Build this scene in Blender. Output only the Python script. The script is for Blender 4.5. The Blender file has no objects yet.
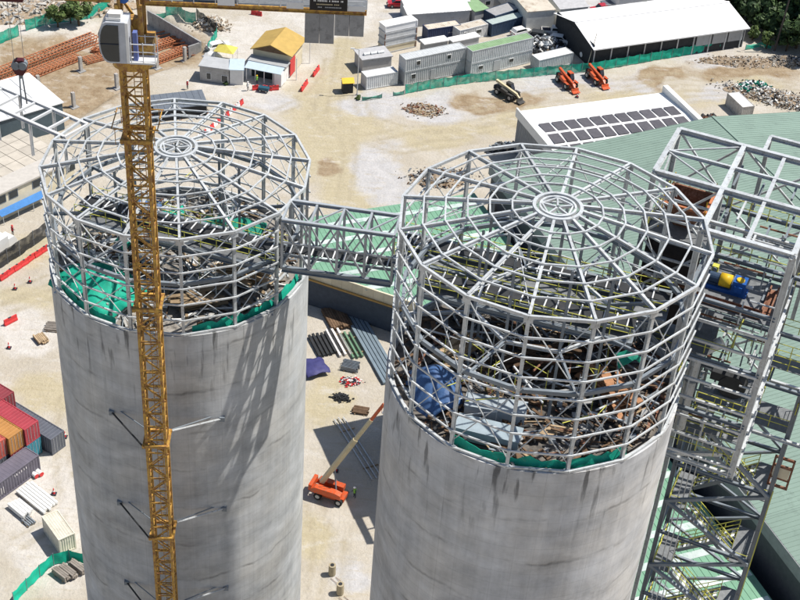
import bpy, math, random
from mathutils import Vector, Matrix, noise
random.seed(11)
R = math.radians
S = bpy.context.scene
COL = S.collection

# ------------------------------------------------------------------ camera, sky, sun, exposure
CAMH = 118.0
PITCH, ROLL, FPX = R(36.878), R(4.384), 1358.2
_R0, _U0, _F = Vector((1, 0, 0)), Vector((0, math.sin(PITCH), math.cos(PITCH))), Vector((0, math.cos(PITCH), -math.sin(PITCH)))
CR = _R0 * math.cos(ROLL) + _U0 * math.sin(ROLL)
CU = -_R0 * math.sin(ROLL) + _U0 * math.cos(ROLL)
cam = bpy.data.cameras.new('camera'); camo = bpy.data.objects.new('camera', cam); COL.objects.link(camo)
m = Matrix((CR, CU, -_F)).transposed().to_4x4(); m.translation = (0, 0, CAMH)
camo.matrix_world = m
cam.sensor_width = 36; cam.lens = 36 * FPX / 800; cam.clip_end = 8000; cam.clip_start = 1
S.camera = camo

SUN_AZ, SUN_EL = R(12), R(60)          # direction towards the sun, seen from above, from +X
sv = Vector((math.cos(SUN_AZ) * math.cos(SUN_EL), math.sin(SUN_AZ) * math.cos(SUN_EL), math.sin(SUN_EL)))
W = bpy.data.worlds.new('World'); S.world = W; W.use_nodes = True
nt = W.node_tree; bg = nt.nodes['Background']
sky = nt.nodes.new('ShaderNodeTexSky'); sky.sky_type = 'NISHITA'; sky.sun_disc = False
sky.sun_elevation = SUN_EL; sky.sun_rotation = math.pi / 2 - SUN_AZ
sky.air_density = 1.0; sky.dust_density = 1.0
nt.links.new(sky.outputs[0], bg.inputs[0]); bg.inputs[1].default_value = 0.085
sl = bpy.data.lights.new('sun', 'SUN'); sl.energy = 4.8; sl.angle = R(0.5); sl.color = (1, .95, .87)
so = bpy.data.objects.new('sun', sl); COL.objects.link(so)
so.rotation_euler = (-sv).to_track_quat('-Z', 'Y').to_euler(); so.location = (60, -10, 140)
S.view_settings.view_transform = 'Standard'; S.view_settings.look = 'None'
S.view_settings.exposure = 0.32; S.view_settings.gamma = 1; S.view_settings.use_curve_mapping = False
S.render.engine = 'CYCLES'; S.render.resolution_x = 1024; S.render.resolution_y = 768

# ------------------------------------------------------------------ photo pixel -> place
def ray(px, py):
    return _F + CR * ((px - 400) / FPX) - CU * ((py - 300) / FPX)
def G(px, py, z=0.0):
    d = ray(px, py); t = (z - CAMH) / d.z
    return Vector((0, 0, CAMH)) + d * t
def atY(px, py, y):
    d = ray(px, py); return Vector((0, 0, CAMH)) + d * (y / d.y)

# ------------------------------------------------------------------ materials
MATS = {}
def mat(name, col, rough=.7, metal=0.0, var=.12, scale=1.5, col2=None, c2amt=.35, bump=0.0, spec=.3, fine=8.0, rnd=.10, coat=0):
    if name in MATS: return MATS[name]
    M = bpy.data.materials.new(name); M.use_nodes = True; n = M.node_tree; N = n.nodes; L = n.links
    b = N['Principled BSDF']; b.inputs['Roughness'].default_value = rough; b.inputs['Metallic'].default_value = metal
    b.inputs['Specular IOR Level'].default_value = spec
    if coat: b.inputs['Coat Weight'].default_value = coat
    g = N.new('ShaderNodeNewGeometry')
    n1 = N.new('ShaderNodeTexNoise'); n1.inputs['Scale'].default_value = scale; n1.inputs['Detail'].default_value = 5; n1.inputs['Roughness'].default_value = .62
    n2 = N.new('ShaderNodeTexNoise'); n2.inputs['Scale'].default_value = fine; n2.inputs['Detail'].default_value = 3
    L.new(g.outputs['Position'], n1.inputs['Vector']); L.new(g.outputs['Position'], n2.inputs['Vector'])
    rp = N.new('ShaderNodeValToRGB'); rp.color_ramp.elements[0].position = .3; rp.color_ramp.elements[1].position = .7
    c0 = tuple(max(0, c * (1 - var)) for c in col) + (1,); c1 = tuple(min(1, c * (1 + var)) for c in col) + (1,)
    rp.color_ramp.elements[0].color = c0; rp.color_ramp.elements[1].color = c1
    L.new(n1.outputs[0], rp.inputs[0]); out = rp.outputs[0]
    if col2:
        rr = N.new('ShaderNodeMapRange'); rr.inputs[1].default_value = .62 - .3 * c2amt; rr.inputs[2].default_value = .72 - .2 * c2amt
        ms = N.new('ShaderNodeTexNoise'); ms.inputs['Scale'].default_value = scale * 2.3; ms.inputs['Detail'].default_value = 7; ms.inputs['Roughness'].default_value = .7
        L.new(g.outputs['Position'], ms.inputs['Vector']); L.new(ms.outputs[0], rr.inputs[0])
        mx = N.new('ShaderNodeMix'); mx.data_type = 'RGBA'; L.new(rr.outputs[0], mx.inputs[0]); L.new(out, mx.inputs[6]); mx.inputs[7].default_value = tuple(col2) + (1,); out = mx.outputs[2]
    oi = N.new('ShaderNodeObjectInfo')
    ma = N.new('ShaderNodeMath'); ma.operation = 'MULTIPLY_ADD'; ma.inputs[1].default_value = 2 * rnd; ma.inputs[2].default_value = 1 - rnd; L.new(oi.outputs['Random'], ma.inputs[0])
    mb = N.new('ShaderNodeMath'); mb.operation = 'MULTIPLY_ADD'; mb.inputs[1].default_value = var * .9; L.new(n2.outputs[0], mb.inputs[0]); mb.inputs[2].default_value = 1 - var * .45
    mm = N.new('ShaderNodeMath'); mm.operation = 'MULTIPLY'; L.new(ma.outputs[0], mm.inputs[0]); L.new(mb.outputs[0], mm.inputs[1])
    vm = N.new('ShaderNodeVectorMath'); vm.operation = 'SCALE'; L.new(out, vm.inputs[0]); L.new(mm.outputs[0], vm.inputs[3])
    L.new(vm.outputs[0], b.inputs['Base Color'])
    if bump:
        bp = N.new('ShaderNodeBump'); bp.inputs['Strength'].default_value = bump; bp.inputs['Distance'].default_value = .05
        L.new(n2.outputs[0], bp.inputs['Height']); L.new(bp.outputs[0], b.inputs['Normal'])
    MATS[name] = M; return M

STEEL = mat('galvanised_steel', (.52, .545, .56), .40, .12, .14, 1.6, col2=(.33, .33, .32), c2amt=.3, fine=5, spec=.5)
STEELD = mat('primer_grey_steel', (.20, .23, .26), .55, .1, .14, 1.0, col2=(.20, .13, .09), c2amt=.1)
STEELW = mat('white_painted_steel', (.66, .67, .68), .5, .1, .06)
CRANEY = mat('crane_yellow_paint', (.48, .285, .06), .55, 0, .25, 1.5, col2=(.25, .115, .045), c2amt=.6)
RAILY = mat('yellow_handrail_paint', (.54, .53, .10), .5)
RUST = mat('rusty_steel', (.17, .075, .045), .85, 0, .3, 2, col2=(.28, .16, .11), c2amt=.5)
ORREBAR = mat('orange_rebar', (.42, .15, .065), .8, 0, .25, 1.5, col2=(.34, .18, .12), c2amt=.4)
DARK = mat('dark_belt_rubber', (.03, .032, .035), .7, 0, .3)
GRATE = mat('steel_floor_grating', (.19, .20, .21), .6, .3, .2, 3)
GLASS = mat('dark_window_glass', (.02, .028, .033), .08, 0, .2, spec=.6)
TYRE = mat('black_rubber_tyre', (.022, .022, .022), .85, 0, .2)
RIM = mat('wheel_rim_grey', (.45, .44, .42), .5)
ORANGE = mat('orange_machine_paint', (.55, .085, .022), .42, 0, .1, col2=(.26, .13, .08), c2amt=.4)
BEIGE = mat('beige_boom_paint', (.56, .48, .31), .5)
RED = mat('red_plastic', (.58, .045, .045), .5, 0, .12)
WHITEP = mat('white_paint', (.76, .76, .74), .5, 0, .05)
PLASTW = mat('white_plastic', (.75, .72, .70), .5)
WOOD = mat('pale_timber', (.34, .25, .155), .85, 0, .25, 2, rnd=.3)
WOODD = mat('brown_old_timber', (.13, .082, .05), .9, 0, .3, 2, rnd=.35)
BLUE = mat('blue_tarpaulin', (.05, .11, .25), .55, 0, .2, bump=.4)
BLUEP = mat('blue_machine_paint', (.02, .10, .36), .4)
YELP = mat('bright_yellow_paint', (.70, .45, .02), .45)
GREENM = mat('green_shade_mesh', (.012, .38, .26), .7, 0, .25, .9, bump=.3)
BLACKM = mat('black_shade_mesh', (.03, .032, .034), .8, 0, .25, .8, bump=.3)
CONCL = mat('pale_concrete', (.44, .43, .41), .9, 0, .15, .8, col2=(.30, .29, .27), c2amt=.3, bump=.2)
CONCG = mat('grey_concrete', (.30, .30, .30), .9, 0, .16, .9, col2=(.2, .2, .2), c2amt=.3, bump=.2)
CREAM = mat('cream_wall_paint', (.60, .54, .40), .8, 0, .1, .7)
GREYP = mat('grey_panel_paint', (.38, .39, .40), .6, 0, .08, .7, col2=(.28, .28, .27), c2amt=.15)
ROOFW = mat('white_sheet_roof', (.80, .80, .80), .45, 0, .03, .4, rnd=.02)
ROOFG = mat('pale_green_sheet_roof', (.205, .285, .24), .55, .02, .07, .25, col2=(.17, .235, .20), c2amt=.25, rnd=.06)
ROOFG2 = mat('fresh_green_sheet_roof', (.165, .325, .22), .55, .02, .07, .25, col2=(.14, .26, .18), c2amt=.25, rnd=.04)
ROOFY = mat('yellow_sheet_roof', (.46, .31, .09), .6, 0, .12, .8)
ROOFB = mat('pale_blue_sheet_roof', (.44, .53, .60), .5, 0, .06)
ROOFT = mat('old_green_felt_roof', (.20, .31, .17), .85, 0, .15, .8)
ROOFS = mat('stained_cream_roof', (.55, .50, .42), .8, 0, .14, .35, col2=(.36, .29, .22), c2amt=.35)
DKBLUE = mat('dark_blue_steel', (.03, .055, .10), .5, 0, .15)
PAVE = mat('beige_paving', (.46, .42, .36), .9, 0, .12, .6)
BARK = mat('brown_bark', (.10, .07, .045), .95, 0, .3)
SOIL = mat('brown_soil', (.28, .21, .14), .95, 0, .25, .7, col2=(.36, .31, .25), c2amt=.5, bump=.5)
ROCK = mat('pale_rubble', (.46, .43, .38), .95, 0, .3, 1.2, bump=.5, rnd=.3)
SKIN = mat('skin', (.35, .20, .13), .6)
HIVIS = mat('green_safety_vest', (.25, .62, .10), .6)
CLOTHD = mat('dark_work_clothes', (.03, .035, .05), .85)
CLOTHR = mat('red_work_clothes', (.50, .05, .06), .8)
BLACKS = mat('black_sign_face', (.012, .012, .014), .5, 0, .1)

def netting(M, lo, hi):
    n = M.node_tree; N = n.nodes; L = n.links; out = N['Material Output']; b = N['Principled BSDF']
    tr = N.new('ShaderNodeBsdfTransparent'); mx = N.new('ShaderNodeMixShader'); g = N.new('ShaderNodeNewGeometry'); t = N.new('ShaderNodeTexNoise'); t.inputs['Scale'].default_value = 1.3; t.inputs['Detail'].default_value = 6
    L.new(g.outputs['Position'], t.inputs['Vector']); r = N.new('ShaderNodeMapRange'); r.inputs[1].default_value = .35; r.inputs[2].default_value = .7; r.inputs[3].default_value = lo; r.inputs[4].default_value = hi
    L.new(t.outputs[0], r.inputs[0]); L.new(r.outputs[0], mx.inputs[0]); L.new(b.outputs[0], mx.inputs[1]); L.new(tr.outputs[0], mx.inputs[2]); L.new(mx.outputs[0], out.inputs['Surface'])
netting(GREENM, .02, .22); netting(BLACKM, .03, .25)
def leafmat(name, a, b_):
    M = bpy.data.materials.new(name); M.use_nodes = True; n = M.node_tree; N = n.nodes; L = n.links; b = N['Principled BSDF']
    b.inputs['Roughness'].default_value = .6; b.inputs['Specular IOR Level'].default_value = .25
    g = N.new('ShaderNodeNewGeometry'); t = N.new('ShaderNodeTexNoise'); t.inputs['Scale'].default_value = .9; t.inputs['Detail'].default_value = 4
    L.new(g.outputs['Position'], t.inputs['Vector'])
    ad = N.new('ShaderNodeMath'); ad.operation = 'MULTIPLY_ADD'; ad.inputs[1].default_value = .6; L.new(g.outputs['Random Per Island'], ad.inputs[0]); L.new(t.outputs[0], ad.inputs[2])
    rp = N.new('ShaderNodeValToRGB'); rp.color_ramp.elements[0].position = .4; rp.color_ramp.elements[1].position = 1.1 if False else 1.0
    rp.color_ramp.elements[0].color = a + (1,); rp.color_ramp.elements[1].color = b_ + (1,)
    L.new(ad.outputs[0], rp.inputs[0]); L.new(rp.outputs[0], b.inputs['Base Color']); return M
LEAF = leafmat('dark_green_foliage', (.012, .030, .012), (.055, .095, .03))
LEAF2 = leafmat('mid_green_foliage', (.03, .06, .02), (.12, .17, .05))

def concrete_mat(name, R_, ztop, tone):
    M = bpy.data.materials.new(name); M.use_nodes = True; n = M.node_tree; N = n.nodes; L = n.links; b = N['Principled BSDF']
    b.inputs['Roughness'].default_value = .88; b.inputs['Specular IOR Level'].default_value = .2
    tc = N.new('ShaderNodeTexCoord'); sp = N.new('ShaderNodeSeparateXYZ'); L.new(tc.outputs['Object'], sp.inputs[0])
    def mth(op, a, b2=None, c=None):
        x = N.new('ShaderNodeMath'); x.operation = op
        for i, v in enumerate((a, b2, c)):
            if v is None: continue
            if isinstance(v, (int, float)): x.inputs[i].default_value = v
            else: L.new(v, x.inputs[i])
        return x.outputs[0]
    def comb(x, y, z):
        c = N.new('ShaderNodeCombineXYZ')
        for i, v in enumerate((x, y, z)):
            if isinstance(v, (int, float)): c.inputs[i].default_value = v
            else: L.new(v, c.inputs[i])
        return c.outputs[0]
    def nz(vec, sc, det=5, ro=.6):
        t = N.new('ShaderNodeTexNoise'); t.inputs['Scale'].default_value = sc; t.inputs['Detail'].default_value = det; t.inputs['Roughness'].default_value = ro
        L.new(vec, t.inputs['Vector']); return t.outputs[0]
    def mr(v, a, b2, c=0, d=1):
        x = N.new('ShaderNodeMapRange'); L.new(v, x.inputs[0])
        for i, q in enumerate((a, b2, c, d)): x.inputs[i + 1].default_value = q
        return x.outputs[0]
    arc = mth('MULTIPLY', mth('ARCTAN2', sp.outputs[1], sp.outputs[0]), R_)
    z = sp.outputs[2]
    P3 = tc.outputs['Object']
    big = nz(comb(mth('MULTIPLY', sp.outputs[0], 1), mth('MULTIPLY', sp.outputs[1], 1), mth('MULTIPLY', z, .7)), .16, 6, .65)
    streak = nz(comb(mth('MULTIPLY', sp.outputs[0], 1.3), mth('MULTIPLY', sp.outputs[1], 1.3), mth('MULTIPLY', z, .06)), 1.3, 4, .6)
    streakf = nz(comb(mth('MULTIPLY', sp.outputs[0], 4), mth('MULTIPLY', sp.outputs[1], 4), mth('MULTIPLY', z, .12)), 1.0, 3, .6)
    band = nz(comb(mth('MULTIPLY', sp.outputs[0], .16), mth('MULTIPLY', sp.outputs[1], .16), mth('MULTIPLY', mth('ADD', z, mth('MULTIPLY', nz(P3, .12, 2, .5), 5.0)), .42)), 1.5, 4, .55)
    fine = nz(P3, 3.5, 5, .7); blotch = nz(P3, .75, 6, .7)
    # pour lines: wavy thin dark rings, broken by noise
    wob = mth('MULTIPLY', nz(comb(sp.outputs[0], sp.outputs[1], mth('MULTIPLY', z, .3)), .35, 3, .5), 1.6)
    zz = mth('ADD', z, wob)
    fr = mth('FRACT', mth('MULTIPLY', zz, 1 / 4.1))
    ln = mth('MULTIPLY', mr(mth('ABSOLUTE', mth('SUBTRACT', fr, .5)), .0, .05, 1, 0), mr(nz(P3, .22, 5, .65), .47, .66))
    fr2 = mth('FRACT', mth('MULTIPLY', z, 1 / 1.22)); ln2 = mr(mth('ABSOLUTE', mth('SUBTRACT', fr2, .5)), .0, .05, .18, 0)
    fa = mth('FRACT', mth('MULTIPLY', arc, 1 / 1.31)); ln3 = mth('MULTIPLY', mr(mth('ABSOLUTE', mth('SUBTRACT', fa, .5)), .0, .03, .35, 0), mr(streak, .4, .6))
    # drips under the rim
    top = mr(z, ztop - 7.5, ztop - .3, 0, 1)
    drip = mth('MULTIPLY', mr(nz(comb(mth('MULTIPLY', sp.outputs[0], 1.7), mth('MULTIPLY', sp.outputs[1], 1.7), mth('MULTIPLY', z, .22)), 1.0, 3, .5), .60, .68), mth('MULTIPLY', top, .9))
    v = mth('ADD', mth('MULTIPLY', mth('SUBTRACT', big, .5), .95), 1.0)
    v = mth('ADD', v, mth('MULTIPLY', mth('SUBTRACT', streak, .5), .38))
    v = mth('ADD', v, mth('MULTIPLY', mth('SUBTRACT', streakf, .5), .10))
    v = mth('ADD', v, mth('MULTIPLY', mth('SUBTRACT', band, .5), .85))
    v = mth('ADD', v, mth('MULTIPLY', mth('SUBTRACT', fine, .5), .16)); v = mth('ADD', v, mth('MULTIPLY', mth('SUBTRACT', blotch, .5), .5))
    for k, w in ((ln, .5), (ln2, .6), (ln3, .5), (drip, .75)):
        v = mth('MULTIPLY', v, mth('SUBTRACT', 1, mth('MULTIPLY', k, w)))
    sc = N.new('ShaderNodeVectorMath'); sc.operation = 'SCALE'
    mx = N.new('ShaderNodeMix'); mx.data_type = 'RGBA'; L.new(mr(nz(P3, .22, 4, .6), .4, .65), mx.inputs[0]); mx.inputs[6].default_value = tone + (1,); mx.inputs[7].default_value = (tone[0] * 1.05, tone[1] * 1.01, tone[2] * .95, 1)
    L.new(mx.outputs[2], sc.inputs[0]); L.new(v, sc.inputs[3]); L.new(sc.outputs[0], b.inputs['Base Color'])
    bp = N.new('ShaderNodeBump'); bp.inputs['Strength'].default_value = .3; bp.inputs['Distance'].default_value = .05
    L.new(mth('SUBTRACT', mth('ADD', mth('MULTIPLY', band, .5), mth('MULTIPLY', fine, .5)), mth('ADD', ln, ln2)), bp.inputs['Height']); L.new(bp.outputs[0], b.inputs['Normal'])
    return M

# ------------------------------------------------------------------ mesh helpers
class MB:
    def __init__(s): s.v = []; s.f = []
    def quad(s, *p):
        i = len(s.v); s.v += [tuple(q) for q in p]; s.f.append(tuple(range(i, i + len(p)))); return s
    def box(s, x0, x1, y0, y1, z0, z1):
        i = len(s.v)
        s.v += [(x0, y0, z0), (x1, y0, z0), (x1, y1, z0), (x0, y1, z0), (x0, y0, z1), (x1, y0, z1), (x1, y1, z1), (x0, y1, z1)]
        s.f += [tuple(i + k for k in q) for q in ((3, 2, 1, 0), (4, 5, 6, 7), (0, 1, 5, 4), (1, 2, 6, 5), (2, 3, 7, 6), (3, 0, 4, 7))]; return s
    def beam(s, a, b, w, h, up=(0, 0, 1)):
        a, b = Vector(a), Vector(b); d = (b - a).normalized(); u = Vector(up)
        if abs(d.dot(u)) > .98: u = Vector((1, 0, 0))
        sd = d.cross(u).normalized(); u = sd.cross(d)
        i = len(s.v)
        for p in (a, b):
            for k, l in ((-1, -1), (1, -1), (1, 1), (-1, 1)): s.v.append(tuple(p + sd * (k * w / 2) + u * (l * h / 2)))
        s.f += [tuple(i + k for k in q) for q in ((0, 1, 2, 3), (7, 6, 5, 4), (0, 4, 5, 1), (1, 5, 6, 2), (2, 6, 7, 3), (3, 7, 4, 0))]; return s
    def cyl(s, a, b, r0, r1=None, n=10, cap=True):
        r1 = r0 if r1 is None else r1
        a, b = Vector(a), Vector(b); d = (b - a).normalized(); u = Vector((0, 0, 1)) if abs(d.z) < .95 else Vector((1, 0, 0))
        e = d.cross(u).normalized(); g = d.cross(e); i = len(s.v)
        for k in range(n):
            t = 2 * math.pi * k / n; o = e * math.cos(t) + g * math.sin(t); s.v.append(tuple(a + o * r0)); s.v.append(tuple(b + o * r1))
        for k in range(n):
            j = (k + 1) % n; s.f.append((i + 2 * k, i + 2 * k + 1, i + 2 * j + 1, i + 2 * j))
        if cap: s.f.append(tuple(i + 2 * k for k in range(n))); s.f.append(tuple(i + 2 * k + 1 for k in range(n - 1, -1, -1)))
        return s
    def prism(s, pts, z0, z1):          # pts counter-clockwise in xy
        i = len(s.v); n = len(pts)
        s.v += [(p[0], p[1], z0) for p in pts] + [(p[0], p[1], z1) for p in pts]
        s.f.append(tuple(i + k for k in range(n - 1, -1, -1))); s.f.append(tuple(i + n + k for k in range(n)))
        for k in range(n):
            j = (k + 1) % n; s.f.append((i + k, i + j, i + n + j, i + n + k))
        return s
    def extr_y(s, prof, y0, y1):        # profile in xz, counter-clockwise seen from -y
        i = len(s.v); n = len(prof)
        s.v += [(p[0], y0, p[1]) for p in prof] + [(p[0], y1, p[1]) for p in prof]
        s.f.append(tuple(i + k for k in range(n))); s.f.append(tuple(i + n + k for k in range(n - 1, -1, -1)))
        for k in range(n):
            j = (k + 1) % n; s.f.append((i + j, i + k, i + n + k, i + n + j))
        return s
    def mesh(s, name, mt, smooth=False):
        me = bpy.data.meshes.new(name); me.from_pydata(s.v, [], s.f)
        if mt: me.materials.append(mt)
        if smooth:
            for p in me.polygons: p.use_smooth = True
        me.update(); return me

def tag(o, label=None, cat=None, group=None, kind=None):
    if label: o['label'] = label
    if cat: o['category'] = cat
    if group: o['group'] = group
    if kind: o['kind'] = kind
    return o
def thing(name, label, cat, loc=(0, 0, 0), rz=0.0, group=None):
    o = bpy.data.objects.new(name, None); COL.objects.link(o); o.location = loc; o.rotation_euler = (0, 0, rz); o.empty_display_size = .5
    return tag(o, label, cat, group, 'thing')
def part(root, name, mb, mt, smooth=False, loc=None, rz=0):
    me = mb if isinstance(mb, bpy.types.Mesh) else mb.mesh(name, mt, smooth)
    o = bpy.data.objects.new(name, me); COL.objects.link(o); o.parent = root
    if loc is not None: o.location = loc
    if rz: o.rotation_euler = (0, 0, rz)
    return o
UNIT = {}
def unit(kind, mt):
    k = (kind, mt.name)
    if k in UNIT: return UNIT[k]
    b = MB()
    if kind == 'box': b.box(0, 1, -.5, .5, -.5, .5)
    elif kind == 'rod': b.cyl((0, 0, 0), (1, 0, 0), .5, n=6)
    elif kind == 'pipe': b.cyl((0, 0, 0), (1, 0, 0), .5, n=10)
    elif kind == 'ibeam': b.box(0, 1, -.5, .5, .38, .5); b.box(0, 1, -.5, .5, -.5, -.38); b.box(0, 1, -.07, .07, -.38, .38)
    UNIT[k] = b.mesh('member_' + kind, mt); return UNIT[k]
def member(root, name, a, b, w, h, mt, kind='box', up=(0, 0, 1)):
    a, b = Vector(a), Vector(b); d = b - a; dn = d.normalized(); u = Vector(up)
    if abs(dn.dot(u)) > .98: u = Vector((0, 1, 0)) if abs(dn.y) < .9 else Vector((1, 0, 0))
    sd = u.cross(dn).normalized(); u = dn.cross(sd)
    o = bpy.data.objects.new(name, unit(kind, mt)); COL.objects.link(o); o.parent = root
    M4 = Matrix((d, sd * w, u * h)).transposed().to_4x4(); M4.translation = a
    o.matrix_basis = M4; return o
def copy_tree(o, parent=None):
    c = o.copy(); COL.objects.link(c); c.parent = parent
    for ch in o.children: copy_tree(ch, c)
    return c
def solo(name, mb, mt, label, cat, loc=(0, 0, 0), rz=0, group=None, smooth=False, kind=None):
    o = part(None, name, mb, mt, smooth, loc, rz); return tag(o, label, cat, group, kind or 'thing')
def edge(A, B, z=0):
    a, b = G(*A, z), G(*B, z); d = b - a
    return a, math.atan2(d.y, d.x), d.length
def rnd(a, b): return random.uniform(a, b)
def jit(c, a): return tuple(x + rnd(-a, a) for x in c)

# ------------------------------------------------------------------ ground
PIT = [G(*q) for q in ((-60, 106), (-20, 64), (40, 46), (90, 28), (140, 6), (166, 16), (206, 47), (182, 62), (150, 74), (118, 92), (88, 112), (60, 128), (-10, 150))]
def inpoly(x, y, P):
    c = False; j = len(P) - 1
    for i in range(len(P)):
        if (P[i].y > y) != (P[j].y > y) and x < (P[j].x - P[i].x) * (y - P[i].y) / (P[j].y - P[i].y) + P[i].x: c = not c
        j = i
    return c
def dpoly(x, y, P):
    best = 1e9; p = Vector((x, y))
    for i in range(len(P)):
        a = P[i - 1].xy; b = P[i].xy; ab = b - a; t = max(0, min(1, (p - a).dot(ab) / ab.length_squared)); best = min(best, (p - a - ab * t).length)
    return best
PITZ = -1.8
def hgt(x, y):
    h = 0.0
    if -95 < x < -30 and 180 < y < 260:
        d = dpoly(x, y, PIT); s = max(0, min(1, (d + .5) / 2.4)) if inpoly(x, y, PIT) else max(0, min(1, (.5 - d) / 2.4))
        h += PITZ * s * s * (3 - 2 * s)
    return h
def smooth(a, b, v):
    t = max(0, min(1, (v - a) / (b - a))); return t * t * (3 - 2 * t)
# zones of bare ground: (pixel, radius x px, radius y px, kind)   grey gravel / yellow dirt / brown soil / pale dust
ZONES = [((330, 120), 55, 70, 'y'), ((345, 60), 25, 30, 'y'), ((350, 180), 40, 40, 'y'), ((440, 135), 80, 14, 'y'), ((540, 118), 80, 14, 'y'), ((640, 95), 70, 16, 'y'), ((740, 92), 70, 14, 'y'),
         ((372, 105), 40, 16, 'g'), ((440, 108), 48, 18, 'g'), ((560, 84), 70, 14, 'g'), ((640, 78), 30, 12, 'g'), ((720, 60), 40, 14, 'g'), ((385, 175), 34, 36, 'g'), ((270, 100), 45, 16, 'g'), ((715, 90), 26, 9, 'g'),
         ((750, 72), 60, 12, 'b'), ((660, 74), 40, 7, 'b'), ((335, 165), 14, 12, 'b'), ((500, 100), 50, 10, 'b'), ((60, 75), 90, 45, 'b'), ((150, 45), 60, 25, 'b'),
         ((30, 300), 45, 16, 'y'), ((45, 395), 40, 26, 'y'), ((315, 540), 24, 30, 'y'), ((330, 400), 40, 40, 'y'), ((20, 250), 60, 20, 'y'), ((30, 335), 40, 26, 'p'), ((45, 490), 70, 70, 'p'), ((30, 20), 90, 24, 'p'), ((250, 60), 60, 50, 'p'), ((330, 15), 80, 25, 'p'),
         ((60, 555), 60, 40, 'p'), ((40, 560), 30, 18, 'g'), ((350, 580), 30, 20, 'g'), ((640, 10), 160, 40, 'g'), ((430, 20), 60, 16, 'g')]
def zone(x, y):
    v = Vector((x, y, -CAMH)); d = v.dot(_F); px = 400 + FPX * v.dot(CR) / d; py = 300 - FPX * v.dot(CU) / d
    px += 22 * noise.noise((x * .09, y * .09, 7)) + 9 * noise.noise((x * .3, y * .3, 1)); py += 13 * noise.noise((x * .09, y * .09, 17)) + 6 * noise.noise((x * .3, y * .3, 11))
    o = {'g': 0., 'y': 0., 'b': 0., 'p': 0.}
    for (c, rx, ry, k) in ZONES:
        q = math.hypot((px - c[0]) / rx, (py - c[1]) / ry)
        o[k] = max(o[k], 1 - smooth(.3, 1.3, q))
    return o
# wheel tracks: pixel polylines on the ground
TRACKS = [[(345, 10), (342, 60), (335, 110), (350, 150), (345, 200)], [(352, 20), (350, 70), (372, 120), (430, 138), (520, 122), (640, 100), (800, 92)], [(330, 60), (322, 110), (360, 140), (440, 128), (540, 108), (660, 88), (790, 84)], [(300, 95), (330, 130), (400, 150), (470, 140)], [(0, 312), (30, 300), (70, 288)], [(0, 300), (50, 278)], [(70, 400), (64, 470), (70, 520), (95, 560)], [(90, 420), (78, 480), (84, 540)], [(20, 540), (50, 520), (70, 480)], [(312, 600), (318, 540), (312, 500)], [(330, 600), (332, 540)], [(470, 108), (540, 92), (620, 82)], [(280, 110), (310, 95), (330, 70)], [(620, 84), (680, 76), (760, 80)]]
TRK = [[G(*q).xy for q in t] for t in TRACKS]
def track(x, y):
    p = Vector((x + 1.5 * noise.noise((x * .06, y * .06, 5)), y + 1.5 * noise.noise((x * .06, y * .06, 9)))); best = 9.0
    for t in TRK:
        for a, b in zip(t[:-1], t[1:]):
            ab = b - a; f = (p - a).dot(ab) / ab.length_squared
            if -.05 < f < 1.05: best = min(best, abs((p - a - ab * max(0, min(1, f))).length))
    return math.exp(-((best - 1.0) / .42) ** 2)
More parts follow.
